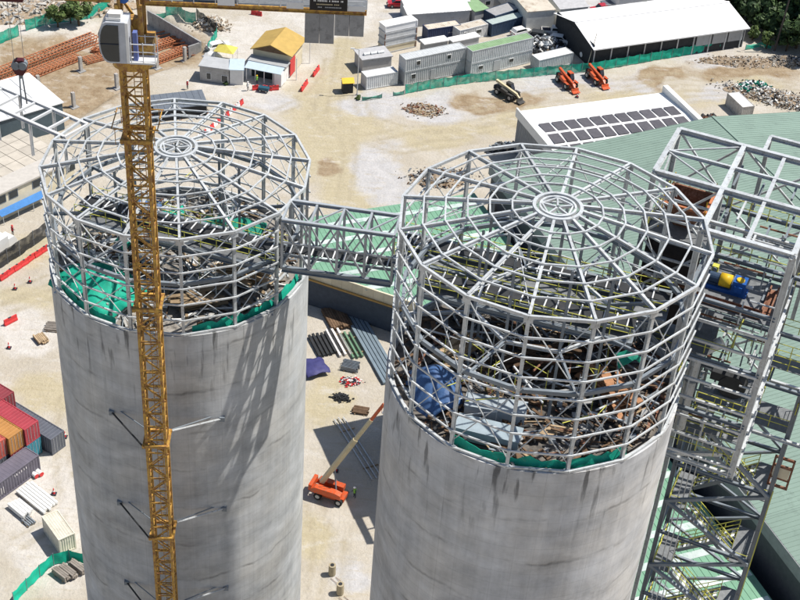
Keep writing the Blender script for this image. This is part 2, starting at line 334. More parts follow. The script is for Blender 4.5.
def ground():
    xs = [-3000, -1200, -500, -250, -160, -130] + [-110 + .7 * i for i in range(int(205 / .7))] + [100, 130, 160, 250, 500, 1200, 3000]
    ys = [-1500, -400, -100, 0, 50, 80] + [84 + .7 * i for i in range(int(185 / .7))] + [290, 340, 450, 800, 2000, 4000]
    nx = len(xs); v = []; c = []; tr = []
    for y in ys:
        for x in xs:
            inn = -111 < x < 100 and 83 < y < 270
            z = hgt(x, y) + (.10 * noise.noise((x * .25, y * .25, 0)) + .05 * noise.noise((x * .9, y * .9, 3)) - .05 if inn else -.1)
            tk = track(x, y) if inn else 0.0; tr.append(tk); v.append((x, y, z - .05 * tk))
            if inn: o = zone(x, y); c.append((o['g'], o['y'], o['b'], o['p']))
            else: c.append((.3, .2, .3 if x < 60 else .9, .2))
    f = [(j * nx + i, j * nx + i + 1, (j + 1) * nx + i + 1, (j + 1) * nx + i) for j in range(len(ys) - 1) for i in range(nx - 1)]
    me = bpy.data.meshes.new('ground'); me.from_pydata(v, [], f)
    at = me.attributes.new('zone', 'FLOAT_COLOR', 'POINT'); at.data.foreach_set('color', [q for w in c for q in w])
    at = me.attributes.new('track', 'FLOAT', 'POINT'); at.data.foreach_set('value', tr)
    for p in me.polygons: p.use_smooth = True
    M = bpy.data.materials.new('site_dirt'); M.use_nodes = True; n = M.node_tree; N = n.nodes; L = n.links; b = N['Principled BSDF']; b.inputs['Roughness'].default_value = .95; b.inputs['Specular IOR Level'].default_value = .1
    a = N.new('ShaderNodeAttribute'); a.attribute_name = 'zone'; sp = N.new('ShaderNodeSeparateColor'); L.new(a.outputs['Color'], sp.inputs[0])
    g = N.new('ShaderNodeNewGeometry')
    def nz(sc, det=6, ro=.65, sx=1, sy=1, rot=0):
        mp = N.new('ShaderNodeMapping'); mp.inputs['Scale'].default_value = (sx, sy, 1); mp.inputs['Rotation'].default_value = (0, 0, rot); L.new(g.outputs['Position'], mp.inputs[0])
        t = N.new('ShaderNodeTexNoise'); t.inputs['Scale'].default_value = sc; t.inputs['Detail'].default_value = det; t.inputs['Roughness'].default_value = ro; L.new(mp.outputs[0], t.inputs['Vector']); return t.outputs[0]
    def mr(v_, a_, b_, c_=0, d_=1):
        x = N.new('ShaderNodeMapRange'); L.new(v_, x.inputs[0])
        for i, q in enumerate((a_, b_, c_, d_)): x.inputs[i + 1].default_value = q
        return x.outputs[0]
    def mth(op, p, q):
        x = N.new('ShaderNodeMath'); x.operation = op
        for i, w in enumerate((p, q)):
            if isinstance(w, (int, float)): x.inputs[i].default_value = w
            else: L.new(w, x.inputs[i])
        return x.outputs[0]
    cur = None
    def mix(fac, cola, colb):
        x = N.new('ShaderNodeMix'); x.data_type = 'RGBA'; L.new(fac, x.inputs[0])
        for i, w in ((6, cola), (7, colb)):
            if isinstance(w, tuple): x.inputs[i].default_value = w + (1,)
            else: L.new(w, x.inputs[i])
        return x.outputs[2]
    n1 = nz(.12); n2 = nz(.5); n3 = nz(2.2, 5); n4 = nz(.25, 5, .7, 1, 5, R(-25)); n5 = nz(9, 3)
    nn = mth('ADD', mth('MULTIPLY', mth('SUBTRACT', nz(.33, 9, .72), .5), 1.5), mth('MULTIPLY', mth('SUBTRACT', n1, .5), .7))
    def m_(ch, k=1.0): return mr(mth('ADD', mth('MULTIPLY', ch, k), nn), .2, .75)
    base = mix(mr(n1, .35, .65), (.40, .36, .295), (.47, .435, .38))
    base = mix(m_(sp.outputs[1]), base, mix(mr(n4, .35, .65), (.385, .335, .225), (.445, .395, .285)))
    base = mix(m_(sp.outputs[0]), base, mix(mr(n2, .35, .65), (.40, .392, .39), (.48, .47, .47)))
    base = mix(m_(a.outputs['Alpha']), base, mix(mr(n2, .35, .65), (.47, .44, .40), (.55, .525, .49)))
    base = mix(m_(sp.outputs[2], 1.25), base, mix(mr(n2, .35, .65), (.23, .165, .10), (.345, .275, .19)))
    base = mix(mr(n4, .54, .66, 0, .45), base, (.38, .325, .23))
    base = mix(mr(nz(.8, 6, .7, 1, 9, R(20)), .56, .68, 0, .4), base, (.36, .32, .25))
    base = mix(mr(nz(.22, 8, .7, 1, 2, R(60)), .55, .66, 0, .5), base, (.52, .50, .47))
    base = mix(mr(nz(1.1, 8, .75), .60, .72, 0, .4), base, (.33, .29, .23))
    ta = N.new('ShaderNodeAttribute'); ta.attribute_name = 'track'
    base = mix(mth('MULTIPLY', ta.outputs['Fac'], mr(n2, .35, .6, .15, .75)), base, (.33, .285, .20))
    vs = N.new('ShaderNodeVectorMath'); vs.operation = 'SCALE'; L.new(base, vs.inputs[0])
    L.new(mth('ADD', mth('ADD', mth('MULTIPLY', n3, .24), mth('MULTIPLY', n5, .22)), .77), vs.inputs[3]); L.new(vs.outputs[0], b.inputs['Base Color'])
    bp = N.new('ShaderNodeBump'); bp.inputs['Strength'].default_value = .6; bp.inputs['Distance'].default_value = .25; L.new(mth('ADD', n3, mth('MULTIPLY', n2, 1.2)), bp.inputs['Height']); L.new(bp.outputs[0], b.inputs['Normal'])
    me.materials.append(M)
    o = bpy.data.objects.new('ground', me); COL.objects.link(o); o['kind'] = 'structure'; return o
ground()

# ------------------------------------------------------------------ silos
S1 = Vector((-17.35, 86.2, 0)); S2 = Vector((9.42, 72.0, 0)); RC = 10.0; RF = 9.95; NS = 16; PH = R(11.15)
ZR1, ZE1, ZA1 = 55.9, 64.34, 65.75
ZR2, ZE2, ZA2 = 58.78, 70.82, 72.15
def vang(i): return math.pi / 2 - 2 * math.pi * i / NS + PH
def pol(r, a, z): return Vector((r * math.cos(a), r * math.sin(a), z))
GUS = MB().box(-.02, .02, -.28, .28, -.3, .22).mesh('gusset', STEEL); BPL = MB().box(-.2, .2, -.24, .24, 0, .04).mesh('base_plate', STEELD)
def silo(label, base, zr, ze, za, ngirt, tiers, tone, open_bays=()):
    t = thing('concrete_silo', label, 'silo', base, 0, 'pair of concrete silos')
    n = 128; mb = MB(); 
    for (r, z0, z1, fl) in ((RC, 0, zr, 1), (RC - .4, zr - 6, zr, -1)):
        nz_ = 14
        for j in range(nz_):
            za_, zb_ = z0 + (z1 - z0) * j / nz_, z0 + (z1 - z0) * (j + 1) / nz_
            for k in range(n):
                a, b = 2 * math.pi * k / n, 2 * math.pi * (k + 1) / n
                q = [pol(r, a, za_), pol(r, b, za_), pol(r, b, zb_), pol(r, a, zb_)]
                mb.quad(*(q if fl > 0 else q[::-1]))
    for k in range(n):
        a, b = 2 * math.pi * k / n, 2 * math.pi * (k + 1) / n
        mb.quad(pol(RC, a, zr), pol(RC, b, zr), pol(RC - .4, b, zr), pol(RC - .4, a, zr))
    o = part(t, 'concrete_wall', mb, concrete_mat('silo_concrete_%d' % zr, RC, zr, tone), True)
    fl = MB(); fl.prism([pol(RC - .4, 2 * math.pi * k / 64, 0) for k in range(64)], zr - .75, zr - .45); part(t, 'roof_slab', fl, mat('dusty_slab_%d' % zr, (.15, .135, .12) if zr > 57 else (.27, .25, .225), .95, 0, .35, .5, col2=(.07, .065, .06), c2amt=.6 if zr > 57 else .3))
    A = [vang(i) for i in range(NS)]
    for i in range(NS):
        a, b = A[i], A[(i + 1) % NS]; rad = pol(1, a, 0)
        member(t, 'column', pol(RF - .15, a, zr + .02), pol(RF - .15, a, ze), .22, .22, STEEL, 'ibeam', rad)
        member(t, 'eave_beam', pol(RF, a, ze), pol(RF, b, ze), .17, .20, STEEL)
        member(t, 'base_rail', pol(RF + .02, a, zr + .12), pol(RF + .02, b, zr + .12), .16, .16, STEEL)
        member(t, 'rafter', pol(RF - .1, a, ze + .02), pol(1.5, a, za), .17, .26, STEEL, 'ibeam')
        for k in range(1, 6):
            f = 1 - k / 6.0; r = 1.5 + (RF - 1.5) * f; z = za + (ze - za) * f + .20
            member(t, 'purlin', pol(r, a, z), pol(r, b, z), .105, .105, STEEL)
        part(t, 'gusset_plate', GUS, None, loc=pol(RF - .02, a, ze - .18), rz=a); part(t, 'base_plate', BPL, None, loc=pol(RF - .15, a, zr + .02), rz=a)
        if i in open_bays: 
            continue
        for k in range(1, ngirt + 1):
            z = zr + (ze - zr) * k / (ngirt + 1)
            member(t, 'girt', pol(RF + .06, a, z), pol(RF + .06, b, z), .10, .12, STEEL)
        for (f0, f1) in tiers:
            z0, z1 = zr + (ze - zr) * f0, zr + (ze - zr) * f1
            member(t, 'brace', pol(RF - .25, a, z0), pol(RF - .25, b, z1), .08, .08, STEEL, 'rod')
            member(t, 'brace', pol(RF - .33, a, z1), pol(RF - .33, b, z0), .08, .08, STEEL, 'rod')
    for i in range(NS):
        a, b = A[i], A[(i + 1) % NS]; z = zr + (ze - zr) * tiers[0][1]
        member(t, 'ring_beam', pol(RF - .55, a, z), pol(RF - .55, b, z), .22, .30, STEELD)
        if i % 3 == 0:      # roof bracing rods
            member(t, 'roof_brace', pol(RF * .95, a, ze + .05), pol(RF * .45, b, (ze + za) / 2), .07, .07, STEEL, 'rod')
            member(t, 'roof_brace', pol(RF * .95, b, ze + .0), pol(RF * .45, a, (ze + za) / 2 - .05), .07, .07, STEEL, 'rod')
    for (r, w, h, z) in ((1.5, .22, .34, za), (1.12, .14, .26, za + .02)):
        rg = MB(); q = 40
        for k in range(q): 
            a, b = 2 * math.pi * k / q, 2 * math.pi * (k + 1) / q
            rg.quad(pol(r + w / 2, a, z + h / 2), pol(r + w / 2, b, z + h / 2), pol(r - w / 2, b, z + h / 2), pol(r - w / 2, a, z + h / 2))
            rg.quad(pol(r + w / 2, a, z - h / 2), pol(r + w / 2, b, z - h / 2), pol(r + w / 2, b, z + h / 2), pol(r + w / 2, a, z + h / 2))
            rg.quad(pol(r - w / 2, b, z - h / 2), pol(r - w / 2, a, z - h / 2), pol(r - w / 2, a, z + h / 2), pol(r - w / 2, b, z + h / 2))
        part(t, 'centre_ring', rg, STEEL)
    for k in range(5):
        a = .3 + k * 2 * math.pi / 5; member(t, 'centre_spoke', pol(.12, a, za), pol(1.1, a, za), .12, .2, STEEL)
        member(t, 'centre_spoke', pol(1.05, a, za + .01), pol(1.05, a + 2 * math.pi / 5, za + .01), .1, .16, STEEL)
    return t
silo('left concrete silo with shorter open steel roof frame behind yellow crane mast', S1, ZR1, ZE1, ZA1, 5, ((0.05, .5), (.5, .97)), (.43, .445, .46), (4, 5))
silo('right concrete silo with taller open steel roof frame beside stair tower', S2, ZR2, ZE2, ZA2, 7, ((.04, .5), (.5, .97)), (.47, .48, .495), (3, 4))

def cloth(name, label, cat, mt, loc, w, d, rz=0, amp=.25, sag=.3, seed=0, tilt=0, nx=18, ny=14):
    mb = MB(); P = []
    for j in range(ny + 1):
        for i in range(nx + 1):
            u, v = i / nx - .5, j / ny - .5
            e = 1 + .18 * noise.noise((u * 3 + seed, v * 3, 1))
            x, y = u * w * e, v * d * (1 + .18 * noise.noise((u * 3, v * 3 + seed, 5)))
            z = amp * noise.noise((x * .7 + seed, y * .7, seed)) + amp * .5 * noise.noise((x * 1.9 + seed, y * 1.9, 3)) - sag * (u * u + v * v) * 4 + tilt * y
            P.append((x, y, z))
    mb.v = P
    mb.f = [(j * (nx + 1) + i, j * (nx + 1) + i + 1, (j + 1) * (nx + 1) + i + 1, (j + 1) * (nx + 1) + i) for j in range(ny) for i in range(nx)]
    o = solo(name, mb, mt, label, cat, loc, rz, smooth=True)
    md = o.modifiers.new('thickness', 'SOLIDIFY'); md.thickness = .03
    return o
def debris(label, base, z, rmax, n, mats, seed, amin=0, amax=2 * math.pi, rmin=0):
    random.seed(seed); mb = MB(); idx = []
    for k in range(n):
        a = rnd(amin, amax); r = math.sqrt(rnd(rmin ** 2, rmax ** 2)); c = Vector((r * math.cos(a), r * math.sin(a), z + abs(random.gauss(0, .28)) + .06))
        d = Vector((rnd(-1, 1), rnd(-1, 1), rnd(-.12, .12))).normalized(); q = random.random()
        mi = random.choice(range(len(mats)))
        n0 = len(mb.f)
        if q < .70: ln = rnd(.6, 2.8); mb.beam(c - d * ln / 2, c + d * ln / 2, rnd(.06, .20), rnd(.05, .12))
        elif q < .85: ln = rnd(.4, 1.2); mb.beam(c - d * ln / 2, c + d * ln / 2, rnd(.3, .8), rnd(.04, .2))
        else: ln = rnd(.2, .5); mb.beam(c - d * ln / 2, c + d * ln / 2, rnd(.2, .5), rnd(.15, .4))
        idx += [mi] * (len(mb.f) - n0)
    o = solo('construction_debris', mb, None, label, 'debris', base, kind='stuff')
    for m_ in mats: o.data.materials.append(m_)
    o.data.polygons.foreach_set('material_index', idx); return o
DM = [WOODD, WOODD, WOODD, STEELD, RUST, DARK, DARK, CONCG, WOODD, WOOD]
debris('timber, planks and scrap strewn over the right silo slab', S2, ZR2 - .45, 9.0, 700, DM, 5)
debris('timber, pipes and scrap strewn over the left silo slab', S1, ZR1 - .45, 9.0, 520, [WOODD, STEELD, STEEL, CONCL, WOOD, WHITEP, CONCG, STEEL], 8)

# floor steel and scaffolding inside the silo heads
def inner_steel(label, base, zr, zm, zt, seed):
    random.seed(seed); t = thing('floor_steel', label, 'scaffold', (base.x, base.y, zr - .45))
    D = zm - zr + .45
    for k in range(8):
        a = k * math.pi / 4 + .2; member(t, 'inner_post', pol(4.6, a, 0), pol(4.6, a, zt - zr), .18, .18, STEELD, 'ibeam'); member(t, 'floor_beam', pol(4.6, a, D), pol(9.3, a, D), .16, .24, STEELD, 'ibeam'); member(t, 'floor_beam', pol(4.6, a, D), pol(4.6, a + math.pi / 4, D), .16, .24, STEEL, 'ibeam')
    for k in range(34):
        a, r = rnd(0, 6.28), rnd(2, 9); p = pol(r, a, 0); h = rnd(1.8, 4.2); member(t, 'scaffold_pole', p, p + Vector((0, 0, h)), .06, .06, random.choice((STEEL, STEEL, RAILY)), 'rod')
        d = Vector((rnd(-1, 1), rnd(-1, 1), 0)).normalized() * rnd(1.2, 3.0); e = p + d
        if e.xy.length < 9.2: member(t, 'scaffold_ledger', p + Vector((0, 0, h * .9)), e + Vector((0, 0, h * .9)), .06, .06, random.choice((STEEL, STEELW, RAILY)), 'rod'); member(t, 'scaffold_ledger', p + Vector((0, 0, h * .45)), e + Vector((0, 0, h * .45)), .06, .06, STEEL, 'rod')
    for k in range(26):
        a, r = rnd(0, 6.28), rnd(1, 7.5); p = pol(r, a, rnd(.6, 2.5)); d = Vector((rnd(-1, 1), rnd(-1, 1), rnd(-.1, .1))).normalized() * rnd(1.5, 4)
        if (p + d).xy.length < 9.2: member(t, 'pipe', p, p + d, .14, .14, random.choice((STEEL, STEELW, STEELD, RUST)), 'pipe')
inner_steel('inner posts, floor beams and scaffold poles inside the right silo head', S2, ZR2, 64.2, ZE2 + .2, 71)
inner_steel('inner posts, floor beams and scaffold poles inside the left silo head', S1, ZR1, 60.3, ZE1 + .2, 73)

# formwork boards leaning in big piles (one heap each)
def heap_boards(name, label, base, c, n, L0, mt, rz, spread, seed):
    random.seed(seed); mb = MB()
    for k in range(n):
        p = Vector((rnd(-spread, spread), rnd(-spread * .6, spread * .6), k * .10 + .06)); a = rnd(-.35, .35); d = Vector((math.cos(a), math.sin(a), rnd(-.06, .06))); l = L0 * rnd(.6, 1.1)
        mb.beam(p - d * l / 2, p + d * l / 2, rnd(.22, .7), .08)
    return solo(name, mb, mt, label, 'timber', (base.x + c[0], base.y + c[1], c[2]), rz)
heap_boards('board_heap', 'heap of rusty brown boards inside the right silo near its tower side', S2, (5.2, -1.5, ZR2 - .4), 16, 4.2, mat('reddish_boards', (.33, .17, .09), .85, 0, .3, 1.5, rnd=.1), R(-60), 1.0, 3)
heap_boards('board_heap', 'heap of dark brown boards in the middle of the right silo', S2, (.8, .5, ZR2 - .4), 18, 4.0, WOODD, R(20), 1.3, 4)
heap_boards('board_heap', 'heap of pale timber inside the left silo by the bridge', S1, (5.2, -2.4, ZR1 - .4), 18, 3.2, WOOD, R(-15), 1.0, 5)
heap_boards('board_heap', 'heap of tan boards behind the mast in the left silo', S1, (2.0, -5.8, ZR1 - .4), 14, 3.6, WOOD, R(10), 1.2, 6)
heap_boards('board_heap', 'heap of brown plywood behind blue tarpaulin in the right silo', S2, (-5.2, 1.0, ZR2 - .4), 16, 3.0, WOOD, R(40), .9, 7)
cloth('tarpaulin', 'blue tarpaulin draped over stores inside the right silo', 'tarpaulin', BLUE, (S2.x - 6.6, S2.y - 2.6, ZR2 + 1.2), 3.6, 4.6, R(20), .5, 1.2, 2)
cloth('shade_net', 'bright green net spread over the front of the left silo slab', 'net', GREENM, (S1.x - 5.2, S1.y - 4.6, ZR1 + 1.0), 7.0, 4.6, R(-35), .6, .9, 4)
cloth('shade_net', 'strip of green net lying across the middle of the left silo', 'net', GREENM, (S1.x - 2.9, S1.y + 3.2, ZR1 + 1.2), 6.4, 1.5, R(52), .4, .5, 6)
cloth('shade_net', 'dark green net heaped behind the crane mast in the left silo', 'net', mat('deep_green_net', (.01, .19, .13), .75, 0, .25, bump=.3), (S1.x + 3.4, S1.y + 3.6, ZR1 + 1.1), 5.5, 3.4, R(8), .6, .6, 9)
cloth('tarpaulin', 'blue sheet lying at the back of the left silo', 'tarpaulin', BLUE, (S1.x - 5.2, S1.y + 5.8, ZR1 + .8), 5.0, 1.8, R(30), .3, .3, 12)
cloth('tarpaulin', 'small green sheet on platform at right edge of right silo', 'tarpaulin', mat('deep_green_net', (.01, .19, .13)), (S2.x + 5.6, S2.y - 3.4, ZR2 + 5.0), 1.6, 1.2, R(10), .3, .3, 15)
def toe_net(label, base, zr, a0, a1, h=.9, dz=.1):
    mb = MB(); n = 30
    for k in range(n):
        a, b = a0 + (a1 - a0) * k / n, a0 + (a1 - a0) * (k + 1) / n; w = .12 * noise.noise((k * .8, 0, a0)); w2 = .12 * noise.noise(((k + 1) * .8, 0, a0))
        h1, h2 = h * (1 + .5 * noise.noise((k * .5, 2, a0))), h * (1 + .5 * noise.noise(((k + 1) * .5, 2, a0)))
        mb.quad(pol(9.5 + w, a, zr + dz), pol(9.5 + w2, b, zr + dz), pol(9.35, b, zr + dz + h2), pol(9.35, a, zr + dz + h1))
    o = solo('shade_net', mb, GREENM, label, 'net', base); md = o.modifiers.new('thickness', 'SOLIDIFY'); md.thickness = .03
toe_net('green net strip tied along the front foot of the right silo frame', S2, ZR2 - .45, R(-125), R(-52))
toe_net('green net strip tied along the right foot of the left silo frame', S1, ZR1 - .45, R(-75), R(-8))
toe_net('green net strip tied along the left foot of the left silo frame', S1, ZR1 - .45, R(-165), R(-110), .7)
def boxstore(label, base, loc, sx, sy, sz, rz, mt):
    t = thing('storage_box', label, 'box', (base.x + loc[0], base.y + loc[1], loc[2]), rz)
    part(t, 'body', MB().box(-sx / 2, sx / 2, -sy / 2, sy / 2, .12, sz), mt); part(t, 'lid', MB().box(-sx / 2 - .05, sx / 2 + .05, -sy / 2 - .05, sy / 2 + .05, sz, sz + .08), mt)
    for x in (-sx / 2 + .2, sx / 2 - .3): part(t, 'skid', MB().box(x, x + .12, -sy / 2, sy / 2, 0, .12), STEELD)
boxstore('long pale grey steel box inside the right silo, the farther of two', S2, (-2.6, -4.4, ZR2 - .45), 4.0, 1.3, 1.0, R(-8), mat('pale_box_paint', (.36, .41, .45), .5))
boxstore('long grey steel box inside the right silo, nearer the front rim', S2, (-3.1, -6.8, ZR2 - .45), 4.2, 1.4, 1.0, R(-14), mat('grey_box_paint', (.27, .33, .37), .5))

# ------------------------------------------------------------------ conveyor galleries
def gallery(name, label, a, b, zb, zt, w, npan, rails=True, belt=True, top=True, steel=STEEL, cat='gallery', xb=False, bare=False):
    a, b = Vector(a), Vector(b); d = b - a; Lg = d.length; t = thing(name, label, cat, (a.x, a.y, zb), math.atan2(d.y, d.x)); h = zt - zb
    for s in (-1, 1):
        y = s * w / 2
        if top: member(t, 'top_chord', (0, y, h), (Lg, y, h), .24, .26, steel, 'ibeam')
        if not bare: member(t, 'bottom_chord', (0, y, 0), (Lg, y, 0), .28, .46, STEELD, 'ibeam')
        for k in range(npan + 1):
            x = Lg * k / npan
            if top and not (bare and k % 2): member(t, 'post', (x, y, .1), (x, y, h - .1), .18, .18, steel, 'ibeam')
            if top and k < npan and not bare:
                x2 = Lg * (k + 1) / npan
                member(t, 'diagonal', (x, y, .2 if k % 2 else h - .2), (x2, y, h - .2 if k % 2 else .2), .12, .12, steel)
                if k % 2 or xb: member(t, 'diagonal', (x, y + .1, .2 if not (k % 2) else h - .2), (x2, y + .1, h - .2 if not (k % 2) else .2), .10, .10, steel)
        if top and not bare: member(t, 'side_rail', (0, y, h * .55), (Lg, y, h * .55), .10, .12, steel)
        if rails:
            for zz in (.75, 1.25): member(t, 'handrail', (0, y * .8, zz), (Lg, y * .8, zz), .055, .055, RAILY, 'rod')
            for k in range(int(Lg / 1.3) + 1): member(t, 'handrail_post', (k * 1.3, y * .8, .2), (k * 1.3, y * .8, 1.25), .06, .06, RAILY, 'rod')
    for k in range(npan + 1):
        x = Lg * k / npan
        if not bare: member(t, 'floor_beam', (x, -w / 2, .05), (x, w / 2, .05), .18, .22, STEELD)
        if top:
            member(t, 'cross_beam', (x, -w / 2, h), (x, w / 2, h), .16, .18, steel)
            if k < npan and not bare: member(t, 'top_brace', (x, -w / 2 if k % 2 else w / 2, h), (Lg * (k + 1) / npan, w / 2 if k % 2 else -w / 2, h), .10, .10, steel)
    if not bare: part(t, 'floor_grating', MB().box(0, Lg, .55 if xb else -w / 2 + .15, w / 2 - .2, .18, .24), GRATE)
    if belt:
        part(t, 'conveyor_belt', MB().box(0, Lg, -.4 if xb else -.55, .2 if xb else .55, .85, .93), DARK)
        for s in (-1, 1): member(t, 'conveyor_stringer', (0, s * .62, .75), (Lg, s * .62, .75), .08, .22, STEELD)
        rl = MB(); k = 0
        for k in range(int(Lg / .8)): part(t, 'idler_roller', rl, STEELW) if False else member(t, 'idler_roller', (k * .8 + .4, -.66, 1.0), (k * .8 + .4, .66, 1.0), .12, .12, STEELW, 'rod')
    return t
ZB = 60.1
gallery('conveyor_bridge', 'steel truss conveyor bridge spanning between the two silos', (-8.6, 81.2, 0), (-.6, 80.3, 0), ZB, 64.3, 2.6, 4, rails=False, cat='bridge', steel=mat('mid_grey_steel', (.36, .39, .42), .5, .2, .1), xb=True)
gallery('conveyor_deck', 'dark conveyor deck with yellow rails crossing the right silo', (-.3, 79.3, 0), (18.2, 74.4, 0), 63.2, 65, 3.4, 9, top=False, cat='conveyor')
gallery('conveyor_deck', 'shorter conveyor walkway along the back of the right silo deck', (1.6, 75.2, 0), (15.6, 71.4, 0), 63.0, 65, 2.2, 7, top=False, cat='conveyor')
gallery('conveyor_deck', 'conveyor deck with yellow rails crossing the left silo', (-24.6, 86.2, 0), (-8.9, 81.6, 0), ZB - .4, 62, 3.4, 8, top=False, cat='conveyor')
sa, sb = G(28, 99, 64.3), G(82, 123, 64.3); sc_, sd_ = G(6, 109, 64.3), G(70, 139, 64.3)
gallery('conveyor_gallery', 'bare white steel gallery frame running off left from the left silo', ((sa.x + sc_.x) / 2 - 4, (sa.y + sc_.y) / 2 + 2.2, 0), ((sb.x + sd_.x) / 2, (sb.y + sd_.y) / 2, 0), 61.2, 64.3, 2.5, 6, rails=False, belt=False, steel=STEELW, bare=True)

# ------------------------------------------------------------------ conveyor and stair tower right of the right silo
TA = R(-21.8); TO = Vector((18.95, 73.2, 0))
tw = thing('steel_tower', 'tall steel conveyor tower with stairs beside the right silo', 'tower', TO, TA)
ZT = 70.5
def col(u, v, z0, z1, w=.36, mt=STEEL): member(tw, 'column', (u, v, z0), (u, v, z1), w, w, mt, 'ibeam', (1, 0, 0))
def bm(a, b, w=.30, h=.36, mt=STEEL, kind='ibeam', name='beam'): member(tw, name, a, b, w, h, mt, kind)
US = (-4.7, 0, 5.9, 11.5); VS = (0, 5.5, 12)
for u in US:
    for v in VS:
        if v == 0 and u < 0: continue
        if v == 0 and u > 6: continue
        zb = 51.2 if u > 0 else (ZR2 + .1 if v == 0 else 0)
        col(u, v, zb, ZT, .44 if (u, v) == (5.9, 0) else .36)
for u in (1.35, 8.75):
    for v in (5.9, 11.2): col(u, v, 0, 56.0, .34, STEELD)
for z, full in ((ZT, 1), (65.4, 1), (60.6, 1), (56.0, 1), (51.4, 1), (45.5, 0), (38, 0), (30.5, 0), (23, 0)):
    w = .42 if z == ZT else .28; mt = STEEL if z in (ZT, 51.4) else STEELD
    if full:
        for v in (5.5, 12): bm((-4.7, v, z), (11.5, v, z), w * .8, w, mt)
        bm((0, 0, z), (5.9, 0, z), w * .8, w, mt)
        bm((-4.7, 5.5, z - .01), (-4.7, 12, z - .01), w * .8, w, mt); bm((0, 0, z - .01), (0, 12, z - .01), w * .8, w, mt); bm((5.9, 0, z - .01), (5.9, 12, z - .01), w * .8, w, mt); bm((11.5, 5.5, z - .01), (11.5, 12, z - .01), w * .8, w, mt)
    else:
        for v in (5.9, 11.2): bm((1.35, v, z), (8.75, v, z), .22, .28, STEELD)
        for u in (1.35, 8.75): bm((u, 5.9, z - .01), (u, 11.2, z - .01), .22, .28, STEELD)
bm((2.9, 0, ZT - .02), (2.9, 12, ZT - .02), .24, .3); bm((-4.7, 8.7, ZT + .02), (11.5, 8.7, ZT + .02), .2, .26)
for v in (14.4,):
    for u in (1.4, 6.4, 11.5): col(u, v, 55.8, ZT, .3); bm((u, 12, ZT), (u, v, ZT), .24, .3)
    bm((1.4, v, ZT), (11.5, v, ZT), .28, .34); bm((1.4, v, 62), (11.5, v, 62), .2, .26, STEELD)
bm((0, 2.7, ZT - .9), (5.9, 2.7, ZT - .9), .2, .26)
# girts and bracing of the front face
for k in range(8): member(tw, 'girt', (0.1, -.28, 63.9 - 1.66 * k), (5.8, -.28, 63.9 - 1.66 * k), .16, .18, STEEL)
for k in range(8): member(tw, 'girt', (6.18, .1, 63.9 - 1.66 * k), (6.18, 5.4, 63.9 - 1.66 * k), .16, .18, STEEL)
for k in range(5): member(tw, 'girt', (-4.6, 5.24, 68.9 - 1.6 * k), (-.1, 5.24, 68.9 - 1.6 * k), .14, .16, STEEL)
def xb(a, b, c, d, w=.14, mt=STEEL): member(tw, 'brace', a, b, w, w, mt); member(tw, 'brace', c, d, w, w, mt)
xb((-4.7, 5.4, ZT), (0, 5.4, 65.6), (-4.7, 5.4, 65.6), (0, 5.4, ZT)); xb((-4.7, 12, ZT), (0, 12, 65.6), (-4.7, 12.1, 65.6), (0, 12.1, ZT)); xb((-4.7, 5.5, 65.6), (-4.7, 12, ZT), (-4.8, 12, 65.6), (-4.8, 5.5, ZT))
xb((0, 12, 65.6), (5.9, 12, ZT), (0, 12.1, ZT), (5.9, 12.1, 65.6)); xb((5.9, 0, 65.6), (5.9, 5.5, ZT), (6.0, 0, ZT), (6.0, 5.5, 65.6)); xb((0, 0.1, 60.6), (0, 5.4, 65.4), (-.1, .1, 65.4), (-.1, 5.4, 60.6))
xb((-4.7, 5.4, 60.6), (0, 5.4, 65.4), (-4.7, 5.3, 65.4), (0, 5.3, 60.6)); xb((-4.7, 8.7, ZT), (0, 12, ZT), (0, 5.5, ZT + .02), (-4.7, 8.7, ZT + .02), .1)
for k in range(4):
    z = 51.4 + 4.7 * k; xb((11.5, 5.5, z), (11.5, 12, z + 4.7), (11.6, 12, z), (11.6, 5.5, z + 4.7)); xb((0, 12, z), (5.9, 12, z + 4.7), (0, 12.1, z + 4.7), (5.9, 12.1, z)) if k < 3 else None
# zig-zag bracing of the lower stair part
zz = [51.4, 45.5, 41.7, 38, 34.2, 30.5, 26.7, 23]
for k in range(len(zz) - 1):
    a = (1.35, 5.62, zz[k]) if k % 2 == 0 else (8.75, 5.62, zz[k]); b = (8.75, 5.62, zz[k + 1]) if k % 2 == 0 else (1.35, 5.62, zz[k + 1])
    member(tw, 'brace', a, b, .26, .26, STEELD); a2, b2 = (a[0], 11.4, a[2]), (b[0], 11.4, b[2]); member(tw, 'brace', a2, b2, .2, .2, STEELD)
    if k % 2 == 0: member(tw, 'brace', (8.75, 5.9, zz[k]), (8.75, 11.2, zz[k + 1]), .18, .18, STEELD); member(tw, 'brace', (1.35, 5.9, zz[k + 1]), (1.35, 11.2, zz[k]), .18, .18, STEELD)
member(tw, 'brace', (-5.5, 5.0, 44.5), (4.6, 5.62, 48.2), .3, .3, STEEL)
